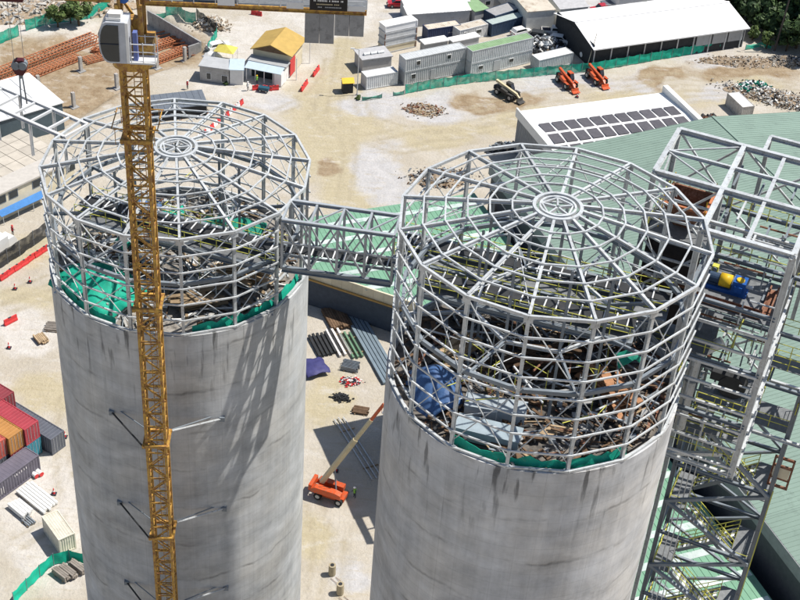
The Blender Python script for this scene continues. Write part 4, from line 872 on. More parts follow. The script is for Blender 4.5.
g = MB(); g.cyl((-.02, 4.2, 1.0), (-.06, 4.2, 1.0), .5, n=14); part(wh, 'round_sign', g, WHITEP)

# ------------------------------------------------------------------ containers
CM = {}
def contmesh(L_, W_, H_):
    k = (round(L_, 2), round(W_, 2), round(H_, 2))
    if k in CM: return CM[k]
    def corr(n, ln):
        pr = []; st = ln / n
        for i in range(n): pr += [(i * st, 0), (i * st + st * .3, 0), (i * st + st * .5, .05), (i * st + st * .8, .05)]
        return pr + [(ln, 0)]
    sd = MB(); pr = corr(max(6, int(L_ / .42)), L_ - .3)
    for (x0, y0), (x1, y1) in zip(pr[:-1], pr[1:]): sd.quad((x0, y0, .18), (x1, y1, .18), (x1, y1, H_ - .12), (x0, y0, H_ - .12))
    en = MB(); pr = corr(6, W_ - .3)
    for (x0, y0), (x1, y1) in zip(pr[:-1], pr[1:]): en.quad((x0, y0, .18), (x1, y1, .18), (x1, y1, H_ - .12), (x0, y0, H_ - .12))
    rf = MB(); n = max(6, int(L_ / .5)); st = (L_ - .3) / n
    for i in range(n):
        rf.quad((i * st, 0, 0), (i * st + st * .5, 0, 0), (i * st + st * .5, W_ - .24, 0), (i * st, W_ - .24, 0)); rf.quad((i * st + st * .5, 0, 0), (i * st + st * .75, 0, .03), (i * st + st * .75, W_ - .24, .03), (i * st + st * .5, W_ - .24, 0)); rf.quad((i * st + st * .75, 0, .03), (i * st + st, 0, 0), (i * st + st, W_ - .24, 0), (i * st + st * .75, W_ - .24, .03))
    fr = MB()
    for x in (0, L_ - .15):
        for y in (0, W_ - .15): fr.box(x, x + .15, y, y + .15, 0, H_)
    for y in (0, W_ - .12):
        for z in (0, H_ - .12): fr.box(.15, L_ - .15, y, y + .12, z, z + (.18 if z == 0 else .12))
    for x in (0, L_ - .12):
        for z in (0, H_ - .12): fr.box(x, x + .12, .15, W_ - .15, z, z + (.18 if z == 0 else .12))
    dr = MB().box(0, .05, 0, (W_ - .32) / 2, .18, H_ - .14)
    CM[k] = [m_.mesh('container_' + nm, None) for m_, nm in ((sd, 'side'), (en, 'end'), (rf, 'roof'), (fr, 'frame'), (dr, 'door'))]
    for me in CM[k]: me.materials.append(STEEL)
    return CM[k]
def setm(o, mt): o.material_slots[0].link = 'OBJECT'; o.material_slots[0].material = mt; return o
def container(label, loc, rz, mt, L_=12.19, W_=2.44, H_=2.6, roofm=None, windows=(), door_end=1, group=None, name='shipping_container', cat='container', marks=(), doors=()):
    t = thing(name, label, cat, loc, rz, group); sd, en, rf, fr, dr = contmesh(L_, W_, H_)
    setm(part(t, 'side_panel', sd, None, loc=(.15, .04, 0)), mt)
    o = setm(part(t, 'side_panel', sd, None, loc=(L_ - .15, W_ - .04, 0)), mt); o.rotation_euler = (0, 0, math.pi)
    setm(part(t, 'roof_panel', rf, None, loc=(.15, .12, H_ - .07)), roofm or mt); setm(part(t, 'frame', fr, None), mt)
    xe, xo = (0, L_) if door_end else (L_, 0)
    o = setm(part(t, 'end_panel', en, None, loc=(.04, W_ - .15, 0) if door_end else (L_ - .04, .15, 0)), mt); o.rotation_euler = (0, 0, -math.pi / 2 if door_end else math.pi / 2)
    for k in (0, 1):
        d = setm(part(t, 'door', dr, None, loc=(L_ - .07 if door_end else .02, .155 + k * (W_ - .32) / 2 + k * .01, 0)), mt)
        for q in (.28, .75): member(d, 'lock_bar', (.07 if door_end else -.02, q * (W_ - .3) / 2, .2), (.07 if door_end else -.02, q * (W_ - .3) / 2, H_ - .16), .05, .05, STEEL, 'rod')
    for (x, z, w_, h_) in windows:
        wn = part(t, 'window', MB().box(x, x + w_, -.03, .06, z, z + h_), WHITEP); part(wn, 'pane', MB().box(x + .08, x + w_ - .08, -.045, -.031, z + .08, z + h_ - .08), GLASS)
    for (x, w_) in doors: part(t, 'side_door', MB().box(x, x + w_, -.03, .06, .1, 2.15), GREYP)
    for (x, z, w_, h_) in marks:
        random.seed(int(x * 100)); q = MB(); xx = x
        while xx < x + w_:
            ww = rnd(.18, .34); q.box(xx, xx + ww * .3, -.02, -.005, z, z + h_); q.box(xx + ww * .3, xx + ww, -.02, -.005, z + (h_ * .8 if random.random() < .5 else 0), z + (h_ if random.random() < .5 else h_ * .25) + .01) if False else None; xx += ww + .1
        part(t, 'lettering', q, PLASTW)
    return t
def cpaint(n, c): return mat(n, c, .5, 0, .12, 1.0, col2=tuple(x * .55 + .03 for x in c), c2amt=.15)
CRED = cpaint('container_crimson', (.36, .05, .065)); CMAR = cpaint('container_maroon', (.24, .045, .055)); CORG = cpaint('container_orange', (.42, .20, .06)); CCOR = cpaint('container_coral', (.44, .10, .075)); CTEA = cpaint('container_teal', (.05, .23, .30)); CGRY = cpaint('container_slate', (.11, .12, .145)); CPUR = cpaint('container_dusk', (.14, .13, .165)); CWHT = cpaint('container_cream', (.64, .60, .50)); CLGR = cpaint('container_light_grey', (.40, .41, .42)); CSIL = cpaint('container_silver', (.50, .52, .53))
# yard at the lower left
YA = R(-32.3); yx = Vector((math.cos(YA), math.sin(YA), 0)); yy = Vector((-yx.y, yx.x, 0)); CW = 2.2
def yard(label, endnear, z, mt, L_=12.19, **k):      # endnear = ground point of the near corner of its right-hand end
    p = endnear - yx * L_; container(label, (p.x, p.y, z), YA, mt, L_, CW, 2.6, group='containers stacked at the lower left', **k)
pr_ = G(24.5, 430, 5.25); pr_.z = 0
yard('crimson container, topmost beside the orange one', pr_, 2.62, CRED); yard('teal container under the crimson one', pr_, 0, CTEA)
pd = pr_ + yy * (CW + .35) + yx * 1.4; yard('slate grey container on the ground right of the crimson one', pd, 0, CGRY)
po = pr_ - yy * (CW + .06) - yx * .3; yard('orange container, topmost left of the crimson one', po, 2.62, CORG); yard('rust red container under the orange one', po, 0, CMAR)
pc = po - yy * (CW + .06) - yx * .4; yard('coral container at the left edge beside the orange one', pc, 2.62, CCOR); yard('dark container under the coral one', pc, 0, CGRY)
pm = G(14, 391.5, 5.25); pm.z = 0; pm -= yy * CW; yard('maroon container at the left edge farther than the crimson one', pm, 2.62, CMAR); yard('brown red container under the maroon one', pm, 0, CMAR)
e1 = G(41, 470.5); YB = R(57.7); q = e1 - Vector((math.cos(YB), math.sin(YB), 0)) * 12.19
container('dusky grey container set crosswise with white lettering on its side', (q.x, q.y, 0), YB, CPUR, 12.19, 2.3, 2.6, marks=((3.0, .7, 3.6, 1.0), (8.3, 1.9, 2.0, .3)), group='containers stacked at the lower left')
p0 = G(60.5, 555.5); a_ = math.atan2(*(lambda d: (d.y, d.x))(G(75, 549) - G(60.5, 555.5))) 
container('cream white small container standing alone on pale ground', (p0.x, p0.y, 0), a_, CWHT, 2.0, 4.4, 2.5, name='site_container')
# container offices at the top
def cont_px(label, A, B, mt, W_=2.44, H_=2.6, z=0, **k):
    a, an, L_ = edge(A, B); return container(label, (a.x, a.y, z), an, mt, L_, W_, H_, **k)
cont_px('light grey office container with two small windows, lower of its pair', (404, 85.5), (464, 73), CLGR, windows=((1.4, 1.0, 1.0, 1.0),), doors=((5.5, 1.0),))
cont_px('pale grey office container with two dark windows, upper of its pair', (404, 85.5), (464, 73), CSIL, z=2.62, windows=((2.3, 1.0, .9, .9), (8.8, 1.0, .9, .9)))
cont_px('silver office container with small windows and door under the green topped one', (470, 77), (531, 62.5), CSIL, windows=((1.7, 1.1, 1.1, .8), (8.7, 1.1, 1.1, .8)), doors=((5.2, 1.6),))
cont_px('silver container with green roof standing on the office container', (470, 77), (531, 62.5), CSIL, z=2.62, roofm=ROOFT)
cont_px('white ribbed small container left of the two storey grey offices', (366, 90), (397.5, 84.5), cpaint('container_white', (.62, .63, .63)), W_=2.4)
cont_px('small white container just behind the green fence by the warehouse', (538, 72), (572, 64), CSIL, roofm=ROOFW, W_=2.6, H_=2.4)
cont_px('dark blue container right of the white cabin', (491, 37), (524, 28), DKBLUE, W_=2.4, roofm=mat('grey_green_roof', (.36, .42, .40)))
cont_px('dark container with grey roof behind the dark blue one', (494, 30), (519, 22), DKBLUE, W_=3.4, H_=3.0, roofm=mat('dull_grey_roof', (.33, .33, .33)))
cont_px('dark blue container cabin with pale lettering behind grey offices', (427, 42), (460, 37), cpaint('container_navy', (.035, .05, .11)), W_=2.4, roofm=ROOFS, marks=((4.5, 1.2, 1.6, .2),))
cont_px('white cabin with two windows beside the navy container', (459, 43), (487, 36), cpaint('container_white', (.62, .63, .63)), roofm=ROOFS, windows=((4.0, 1.1, 1.3, .8), (1.0, .6, .6, 1.4)))
# stack of flat packed cabins
a, an, L_ = edge((384, 54), (416, 47))
for k, (mt, lab) in enumerate(((CREAM, 'cream flat packed cabin, lowest of the white stack'), (CSIL, 'grey flat packed cabin, second from the bottom of the stack'), (cpaint('container_white', (.62, .63, .63)), 'white flat packed cabin, second from the top of the stack'), (ROOFW, 'white flat packed cabin, topmost of the stack'))):
    t = thing('flat_pack_cabin', lab, 'cabin', (a.x, a.y, k * 1.42), an, 'stack of flat packed cabins')
    part(t, 'panel_pack', MB().box(.08, L_ - .08, .1, 2.4, .18, 1.25), mt); part(t, 'base_frame', MB().box(0, L_, 0, 2.5, 0, .18), CLGR); part(t, 'roof_frame', MB().box(0, L_, 0, 2.5, 1.25, 1.40), mt)
    for x in (0, L_ - .15): part(t, 'corner_post', MB().box(x, x + .15, -.02, .1, .18, 1.25), RUST if k < 3 else mt)

# ------------------------------------------------------------------ sheds and cabins
def shed(name, label, cat, A, B, D, H_, wall, roof, kind='flat', rise=.6, over=.2, z=0, windows=(), door=None, ang=None, L_=None, nr=0, wing=None):
    a, an, l_ = edge(A, B); an = an if ang is None else ang; L_ = L_ or l_
    t = thing(name, label, cat, (a.x, a.y, z), an)
    part(t, 'wall', MB().box(0, L_, 0, D, 0, H_), wall)
    if kind == 'flat': part(t, 'roof', MB().box(-over, L_ + over, -over, D + over, H_, H_ + .18), roof)
    elif kind == 'mono': part(t, 'roof', MB().prism([(0, 0)] * 3, 0, 0) if False else MB().beam((L_ / 2, -over, H_ + .1), (L_ / 2, D + over, H_ + .1 + rise), L_ + 2 * over, .12), roof)
    else:
        for s, (y0, y1) in enumerate(((-over, D / 2), (D + over, D / 2))):
            part(t, 'roof_slope', MB().beam((L_ / 2, y0, H_ + .05), (L_ / 2, y1, H_ + .05 + rise), L_ + 2 * over, .10), roof)
        for x in (.02, L_ - .02): part(t, 'gable', MB().quad((x, 0, H_), (x, D, H_), (x, D / 2, H_ + rise)), wall)
    for k in range(nr):
        x = (k + .5) * L_ / nr
        if kind == 'flat': member(t, 'roof_rib', (x, -over, H_ + .20), (x, D + over, H_ + .20), .08, .06, roof)
        elif kind == 'mono': member(t, 'roof_rib', (x, -over, H_ + .18), (x, D + over, H_ + .18 + rise), .08, .05, roof)
    for (x, zz, w_, h_) in windows:
        wn = part(t, 'window', MB().box(x, x + w_, -.05, .04, zz, zz + h_), WHITEP); part(wn, 'pane', MB().box(x + .07, x + w_ - .07, -.065, -.051, zz + .07, zz + h_ - .07), GLASS)
    if door: part(t, 'door', MB().box(door, door + .95, -.05, .04, .02, 2.05), DARK)
    return t
shed('long_shed', 'long white ribbed roof shed, the nearer of two behind the navy container', 'shed', (407, 27.5), (469, 23), 2.6, 2.7, GREYP, ROOFW, 'mono', .5, nr=18)
shed('long_shed', 'long white ribbed roof shed, the farther of two near the red car', 'shed', (404, 19.5), (468, 15), 3.0, 2.9, GREYP, ROOFW, 'mono', .6, nr=18)
shed('small_shed', 'small shed with worn green roof right of the long white sheds', 'shed', (474, 24), (487, 21), 6.5, 2.6, GREYP, ROOFT, 'mono', .3)
shed('cabin', 'grey block cabin at the top behind the green roofed shed', 'cabin', (466, 12.5), (493, 9), 5, 3.2, GREYP, STEELW, windows=((4.2, 1.0, 1.2, 1.0),))
shed('cream_building', 'large building with stained cream roof at the top centre', 'building', (525, 33), (551, 29), 22, 4.4, mat('off_white_wall', (.58, .58, .55), .8), ROOFS, ang=R(20), over=.1)
shed('grey_building', 'pale grey roofed long building right of the stained cream one', 'building', (558, 27), (583, 22), 16, 3.8, mat('off_white_wall', (.58, .58, .55)), mat('grey_sheet_roof', (.42, .42, .43), .6), 'gable', .9, ang=R(22))
shed('white_shelter', 'low white roof shelter behind the pale grey offices, left one', 'shelter', (424, 56), (447, 52), 1.8, 2.4, GREYP, ROOFW); shed('white_shelter', 'low white roof shelter behind the grey offices, right one', 'shelter', (452, 53.5), (478, 48), 1.6, 2.4, GREYP, ROOFW)
shed('long_cabin', 'row of white cabins at the top behind the warehouse', 'cabin', (617, 14), (700, 1), 4, 3.2, WHITEP, mat('grey_sheet_roof', (.42, .42, .43)), windows=tuple((2 + 3.6 * k, 1.1, 1.4, 1.0) for k in range(5)))
t = shed('grey_tank_house', 'low grey machine house with silver ducts left of the offices', 'shed', (362, 73), (391, 69), 4.0, 2.6, GREYP, mat('grey_sheet_roof', (.42, .42, .43)))
for k in range(3): 
    g = MB(); g.cyl((.8 + k * 1.4, 1.5, 2.95), (2.0 + k * 1.4, 1.6, 2.95), .3, n=10); part(t, 'duct', g, STEEL)
# yellow roof house, its veranda and the low block beside it
a, an, L_ = edge((244, 80.5), (281, 79)); an = R(-14)
yh = thing('gate_house', 'gate house with yellow gable roof and pale blue veranda roof', 'house', G(246, 80), an)
part(yh, 'wall', MB().box(0, 6.8, 1.8, 6.2, 0, 3.0), WHITEP); part(yh, 'veranda_floor', MB().box(0, 6.8, 0, 1.8, 0, .12), CONCL); part(yh, 'veranda_roof', MB().beam((3.3, -.3, 2.6), (3.3, 2.3, 3.15), 7.0, .1), ROOFB); part(yh, 'dark_opening', MB().box(.4, 5.2, 1.74, 1.79, .1, 2.4), GLASS); part(yh, 'side_panel', MB().box(5.4, 6.8, .0, 1.75, .1, 2.4), WHITEP)
for x in (.1, 1.8, 3.5, 5.2, 6.7): member(yh, 'veranda_post', (x, .05, .1), (x, .05, 2.5), .12, .12, WHITEP)
part(yh, 'upper_wall', MB().box(-.2, 7.0, 4.0, 10.5, 3.0, 4.6), CREAM); part(yh, 'flat_roof', MB().box(-.3, 7.1, 1.7, 4.0, 3.0, 3.2), GREYP)
part(yh, 'red_frame', MB().box(7.02, 7.12, 3.9, 6.4, .3, 3.4), RED); part(yh, 'side_panel', MB().box(7.0, 7.05, 6.5, 10.4, .1, 3.0), CREAM)
for s in (0, 1): part(yh, 'roof_slope', MB().beam((-.5 if s == 0 else 7.6, 7.3, 4.55), (3.4, 7.3, 6.1), .12, 8.0, up=(0, 1, 0)), ROOFY)
part(yh, 'gable', MB().quad((-.1, 3.5, 4.6), (7.0, 3.5, 4.6), (3.4, 3.5, 6.0)), WOODD)
for (x, y) in ((8.4, 3.6), (8.4, 10.8)): member(yh, 'canopy_post', (x, y, 0), (x, y, 4.4), .12, .12, STEELW)
shed('block_house', 'long grey concrete block house left of the gate house', 'house', (200, 80.5), (229, 84.5), 3.6, 2.9, CONCL, GREYP, windows=((1.2, .5, .9, 1.3), (4.0, .3, 1.2, 1.4))); shed('block_house', 'small white block house joining the gate house, pale blue roof', 'house', (230, 84.5), (243, 85), 3.4, 2.9, WHITEP, ROOFB, 'mono', .3)
shed('site_shed', 'low site shed with dark grey roof seen through the left silo roof', 'shed', (156, 122), (207, 116), 4.2, 2.2, DARK, mat('slate_sheet_roof', (.13, .15, .18), .6, 0, .15), 'mono', .5, nr=8)
kx = shed('ticket_kiosk', 'small black kiosk with yellow roof standing by the post', 'kiosk', (343, 93.5), (353, 93), 1.7, 2.0, DARK, YELP, 'gable', .6)
# office block on the left edge
ob = thing('office_block', 'long cream office block with dark windows at the left edge', 'building', G(-16, 229), R(53)); OL = 17.5
part(ob, 'wall', MB().box(0, OL, 0, 13, 0, 4.6), CREAM); part(ob, 'roof_edge', MB().box(-.2, OL + .2, -.3, 3.4, 4.6, 4.85), mat('pale_roof_screed', (.52, .49, .45), .9, 0, .1)); part(ob, 'roof_deck', MB().box(-.2, OL + .2, 3.4, 13.2, 4.5, 4.62), CONCG)
for i in range(8):
    for j in range(4): part(ob, 'roof_paver', MB().box(.05 + i * 2.2, 2.15 + i * 2.2, 3.5 + j * 2.4, 5.8 + j * 2.4, 4.63, 4.75), PAVE)
for k in range(8): 
    if k in (3, 5): continue
    wn = part(ob, 'window', MB().box(.6 + k * 2.2, 2.3 + k * 2.2, -.06, .03, 2.9, 4.2), STEELD); part(wn, 'pane', MB().box(.7 + k * 2.2, 2.2 + k * 2.2, -.08, -.062, 3.0, 4.1), GLASS)
aw = thing('blue_awning', 'long blue canvas awning along the foot of the cream office block', 'awning', G(3, 226), R(52)); 
part(aw, 'canvas', MB().beam((4.4, 0, 1.6), (4.4, 1.9, 2.0), 8.8, .06), mat('blue_canvas', (.06, .20, .48), .7, 0, .12))
for x in (.3, 3, 5.8, 8.5): member(aw, 'post', (x, .1, 0), (x, .1, 1.6), .07, .07, STEEL)
wr = shed('white_flat_building', 'white flat roofed building at the left edge above the gallery frame', 'building', (-30, 158), (22, 136), 12, 5.0, mat('dark_glazed_wall', (.07, .10, .12), .4), mat('white_roof_membrane', (.72, .73, .75), .6, 0, .05), ang=R(42), L_=17)
for k in range(5): member(wr, 'roof_joint', (3 * k + 1.5, 0, 5.2), (3 * k + 1.5, 12, 5.2), .15, .05, GREYP)
lt = thing('light_truck', 'white box truck parked at the left edge by the black fence', 'truck', G(-6, 262), R(60)); part(lt, 'box_body', MB().box(0, 3.2, 0, 2.0, .7, 2.9), WHITEP); part(lt, 'cab', MB().extr_y([(3.3, .6), (4.9, .6), (4.9, 1.4), (4.4, 2.2), (3.3, 2.2)], .1, 1.9), WHITEP); part(lt, 'windscreen', MB().quad((4.91, .25, 1.42), (4.91, 1.75, 1.42), (4.46, 1.7, 2.12), (4.46, .3, 2.12)), GLASS)
for x in (.8, 4.0):
    for y in (.05, 1.75): g = MB(); g.cyl((x, y, .4), (x, y + .22, .4), .4, n=14); part(lt, 'wheel', g, TYRE)

# ------------------------------------------------------------------ fences and barriers
def mesh_fence(name, label, pts, h, mt, sag=.18, post=STEELD, cat='fence', seed=0, gap=()):
    P = [G(*q) if len(q) == 2 else Vector(q) for q in pts]; t = thing(name, label, cat, P[0]); o = P[0]; k_ = 0
    for a, b in zip(P[:-1], P[1:]):
        n = max(1, round((b - a).length / 2.6))
        for k in range(n):
            p, q = a.lerp(b, k / n) - o, a.lerp(b, (k + 1) / n) - o; k_ += 1
            hz = hgt(a.lerp(b, k / n).x, a.lerp(b, k / n).y)
            member(t, 'post', p + Vector((0, 0, hz - .1)), p + Vector((rnd(-.06, .06), rnd(-.06, .06), hz + h + .15)), .09, .09, post, 'rod')
            if k_ in gap: continue
            g = MB(); nx, ny = 6, 4; d = q - p; nr = Vector((-d.y, d.x, 0)).normalized(); s0 = rnd(0, 50)
            for j in range(ny + 1):
                for i in range(nx + 1):
                    u, v = i / nx, j / ny
                    w = nr * (.16 * noise.noise((u * 2 + s0, v * 2, 0)) * math.sin(math.pi * u) * 2)
                    zt = h - sag * math.sin(math.pi * u) * rnd(.6, 1.2) if j == ny else h * v
                    g.v.append(tuple(p + d * u + w + Vector((0, 0, hz + .05 + zt))))
            g.f = [(j * (nx + 1) + i, j * (nx + 1) + i + 1, (j + 1) * (nx + 1) + i + 1, (j + 1) * (nx + 1) + i) for j in range(ny) for i in range(nx)]
            part(t, 'mesh_panel', g, mt, True)
    e = P[-1] - o; member(t, 'post', e, e + Vector((0, 0, h + .15)), .09, .09, post, 'rod')
    return t
random.seed(31)
mesh_fence('mesh_fence', 'long green mesh fence in front of the offices and the warehouse', [(405, 94), (430, 89), (470, 83), (520, 78), (560, 74), (592, 71.5), (650, 61.5), (724, 48.5)], 1.9, GREENM)
mesh_fence('mesh_fence', 'low torn green fence with debris left of the offices', [(362, 101), (382, 98), (404, 94.5)], .8, mat('faded_green_mesh', (.12, .30, .24), .8, 0, .3), .4, gap=(2,))
mesh_fence('mesh_fence', 'green mesh fence along the far edge of the excavation', [(0, 44), (19, 36), (26, 31), (46, 25), (60, 23), (88, 19), (110, 10)], 2.3, GREENM, gap=(3,))
mesh_fence('mesh_fence', 'green mesh fence right of the crane cab beyond the retaining wall', [(154, 17), (178, 14), (185, 22), (196, 24)], 2.4, GREENM)
mesh_fence('mesh_fence', 'short black mesh fence beside the rock pile', [(197, 21), (217, 36)], 2.6, BLACKM)
mesh_fence('mesh_fence', 'drooping green mesh end by the white van', [(217, 37), (212, 46), (208, 53)], 2.0, GREENM, .4)
mesh_fence('mesh_fence', 'bright green mesh fence curving round timber stacks at the lower left', [(14, 604), (40, 577), (54, 565), (70, 561), (88, 565)], 1.8, mat('vivid_green_mesh', (.01, .45, .30), .7, 0, .15, .9, bump=.3))
mesh_fence('mesh_fence', 'black mesh fence at the left edge beside the red barriers', [(-4, 271), (20, 256), (48, 236)], 2.6, BLACKM, .1)
mesh_fence('mesh_fence', 'collapsed green mesh piece right of the warehouse', [(745, 50), (760, 47), (771, 49)], 1.1, GREENM, .3)
# retaining wall of the excavation
rw = [G(148, 16), G(201, 48)]; d = rw[1] - rw[0]
t = thing('retaining_wall', 'grey concrete retaining wall at the right of the excavation', 'wall', (rw[0].x, rw[0].y, PITZ - .3), math.atan2(d.y, d.x)); nP = 9
for k in range(nP): part(t, 'wall_panel', MB().box(d.length * k / nP + .02, d.length * (k + 1) / nP - .02, -.15, .15, 0, 3.4 if k else 3.3), CONCG)
part(t, 'return_panel', MB().box(d.length - .32, d.length - .02, -2.8, -.16, 0, 3.2), CONCG)
# barriers: each a water filled block
def barrier_mesh():
    g = MB(); g.extr_y([(-.22, 0), (.22, 0), (.20, .25), (.10, .45), (.09, .9), (-.09, .9), (-.10, .45), (-.20, .25)], 0, 1.75); return g
BMr = barrier_mesh().mesh('barrier', RED); BMw = barrier_mesh().mesh('barrier', PLASTW)
def barriers(labels, A, B, n, group, zig=0, alt=True, z=0, END='left'):
    a, b = G(*A, z), G(*B, z); d = b - a; an = math.atan2(d.y, d.x) - math.pi / 2
    for k in range(n):
        p = a.lerp(b, (k + .04) / n); sc = d.length / n / 1.85
        o = thing('road_barrier', labels[k % len(labels)] + ((', %s from its %s end' % (('first', 'second', 'third', 'fourth', 'fifth', 'sixth')[min(k // len(labels), 5)] if (k // len(labels)) < 4 else ('last', 'last but one', 'last but two', 'last but three')[min((n - 1 - k) // len(labels), 3)], END)) if n > 1 else ''), 'barrier', p, an + rnd(-.06, .06) * (1 + zig), group)
        q = part(o, 'barrier_body', BMw if (alt and k % 2) else BMr, None); q.scale = (1, sc, 1); part(o, 'lifting_slot', MB().box(-.1, .1, .6 * sc, 1.0 * sc, .9, .94), CLOTHD)
random.seed(5)
barriers(['red barrier, diagonal line behind left silo roof', 'white barrier, diagonal line behind left silo roof'], (243, 103), (198, 140), 12, 'diagonal barrier line behind the left silo', END='upper')
barriers(['red barrier, nearer short row by gate road'], (301, 92), (307, 83), 2, 'short barrier row by the gate road', alt=False)
barriers(['red barrier, farther short row by gate road'], (313, 77), (319, 69), 2, 'farther barrier row by the gate road', alt=False)
barriers(['red plastic barrier standing under the counterweights'], (251, 14), (262, 16), 2, 'barriers under the crane counterweights', alt=False)
barriers(['red plastic barrier lying alone left of the left silo'], (4, 326), (17, 319), 1, None, alt=False)
barriers(['red plastic barrier in front of the gate house'], (252, 90), (279, 90), 4, 'barriers in front of the gate house', alt=False, zig=4)
barriers(['red barrier, long row beside black fence'], (0, 281), (48, 249), 7, 'long barrier row along the black fence', alt=False)
# ------------------------------------------------------------------ excavation: columns and rebar cages
colpx = ((81, 71), (39, 90), (74, 107), (117, 88), (157, 68), (185, 61))
for k, (q, lab) in enumerate(zip(colpx, ('pale concrete column in the pit nearest the far fence', 'pale concrete column in the pit closest to the hook chain', 'pale concrete column in the pit nearest the left silo', 'pale concrete column in the pit just left of the crane mast', 'pale concrete column in the pit just right of the crane cab', 'pale concrete column in the pit near the end of the retaining wall'))):
    p = G(*q, PITZ); t = thing('concrete_column', lab, 'column', p, R(50), 'columns in the excavation')
    part(t, 'shaft', MB().box(-.28, .28, -.28, .28, -.2, 2.9), CONCL); part(t, 'footing', MB().box(-.7, .7, -.7, .7, -.3, .1), CONCG)
    for sx in (-.2, .2):
        for sy in (-.2, .2): member(t, 'starter_bar', (sx, sy, 2.9), (sx, sy, 3.4), .04, .04, ORREBAR, 'rod')
def cage(label, A, B, w, h, n, z=PITZ + .1):
    a, b = G(*A, z), G(*B, z); d = b - a; L_ = d.length; t = thing('rebar_cage', label, 'rebar', a, math.atan2(d.y, d.x), 'orange rebar in the excavation')
    for y in (-w / 2, -w / 6, w / 6, w / 2):
        for zz in (0.05, h): member(t, 'long_bar', (0, y, zz), (L_, y, zz), .16, .14, ORREBAR)
    for k in range(n):
        x = L_ * (k + .5) / n; member(t, 'stirrup', (x, -w / 2, h + .05), (x, w / 2, h + .05), .14, .10, ORREBAR); member(t, 'stirrup', (x, -w / 2, 0), (x + .4, -w / 2, h), .12, .12, ORREBAR)
cage('long orange rebar cage along the far side of the pit', (-8, 80), (96, 40), 2.6, 1.2, 30); cage('long orange rebar cage nearer the middle of the pit', (-8, 92), (78, 58), 2.0, .8, 24); cage('short orange rebar cage beside the white flat roof', (-4, 104), (36, 90), 2.2, .7, 12); cage('orange rebar strip in the pit behind the crane mast', (92, 50), (152, 60), 1.8, .5, 14); cage('orange rebar mat in front of the crane cab', (84, 62), (122, 52), 2.2, .4, 10)
for k in range(9):
    f = k / 8; A = (153 + 30 * f, 28 + 22 * f); B = (171 + 24 * f, 26 + 26 * f)
    a, b = G(A[0], A[1] + 6, PITZ), G(B[0] + 2, B[1] + 3, PITZ + 1.4)
    t = thing('raking_prop', 'orange raking prop leaning on the retaining wall, %s from the crane cab' % ('first', 'second', 'third', 'fourth', 'fifth', 'sixth', 'seventh', 'eighth', 'ninth')[k], 'prop', a, 0, 'raking props at the retaining wall'); member(t, 'prop_tube', (0, 0, 0), b - a, .22, .2, ORREBAR); part(t, 'foot_plate', MB().box(-.3, .3, -.3, .3, -.1, .05), RUST)
cage('orange rebar bundle in the pit right of the crane cab, upper one', (152, 50), (188, 38), 2.0, .9, 12); cage('orange rebar bundle in the pit right of the crane cab, lower one', (152, 64), (188, 50), 1.8, .8, 12)
def chunks(label, c, rx, ry, h, n, mats, rz=0, seed=1, cat='rubble', size=(.2, .8)):
    random.seed(seed); t = thing('rubble_heap', label, cat, c, rz); mb = MB(); nu, nv = 36, 10
    for j in range(nv + 1):
        for i in range(nu):
            a = 2 * math.pi * i / nu; r = j / nv; e = 1 + .25 * noise.noise((math.cos(a) * 1.5 + seed, math.sin(a) * 1.5, 0)); x, y = rx * r * e * math.cos(a), ry * r * e * math.sin(a)
            mb.v.append((x, y, max(-.1, h * (1 - r ** 1.5) * (1 + .5 * noise.noise((x * .6 + seed, y * .6, 2))) - .08 + .15 * noise.noise((x * 2, y * 2, seed)))))
    mb.f = [(j * nu + i, (j + 1) * nu + i, (j + 1) * nu + (i + 1) % nu, j * nu + (i + 1) % nu) for j in range(nv) for i in range(nu)]
    part(t, 'mound', mb, SOIL if len(mats) > 1 else mats[0], True)
    for mi, m_ in enumerate(mats):
        g = MB()
        for k in range(n // len(mats)):
            a = rnd(0, 6.28); r = math.sqrt(random.random()); x, y = rx * r * math.cos(a), ry * r * math.sin(a); z = max(0, h * (1 - r ** 1.5)) + rnd(-.05, .15); s = rnd(*size)
            p = Vector((x, y, z)); dd = Vector((rnd(-1, 1), rnd(-1, 1), rnd(-.5, .5))).normalized(); g.beam(p - dd * s, p + dd * s, s * rnd(.3, .9), s * rnd(.2, .6), up=(rnd(-1, 1), rnd(-1, 1), 1))
        for k in range(n // len(mats) * 2):
            a = rnd(0, 6.28); r = abs(random.gauss(.75, .3)); x, y = rx * r * math.cos(a), ry * r * math.sin(a); z = max(0, h * (1 - min(1, r) ** 1.5)) + rnd(-.03, .04); s = rnd(.04, .16)
            g.beam((x - s, y, z), (x + s, y + rnd(-s, s), z + rnd(0, s)), s * 1.2, s)
        tag(part(t, 'rubble_pieces', g, m_), kind='stuff')
    return t
chunks('mixed scrap and rubble heap at the right edge beyond the green roof', G(775, 98), 9.5, 3.2, 1.3, 420, [ROCK, WOODD, DARK, CONCG, ROCK, WHITEP], R(-20), 4, size=(.12, .45)); chunks('heap of crumpled white and green sheets beside the scrap heap', G(754, 90), 3.4, 2.6, 1.4, 240, [WHITEP, STEELW, mat('deep_green_net', (.01, .19, .13)), DARK], 0, 6, size=(.2, .7)); chunks('pale rock pile at the top beside the black mesh fence', G(212, 26), 3.6, 2.4, 1.6, 200, [ROCK, SOIL], 0, 9); chunks('dark scrap heap at the upper right by the lamp post', G(787, 62), 4.5, 2.0, 1.2, 150, [DARK, CONCG, ROCK], 0, 12, size=(.12, .4))
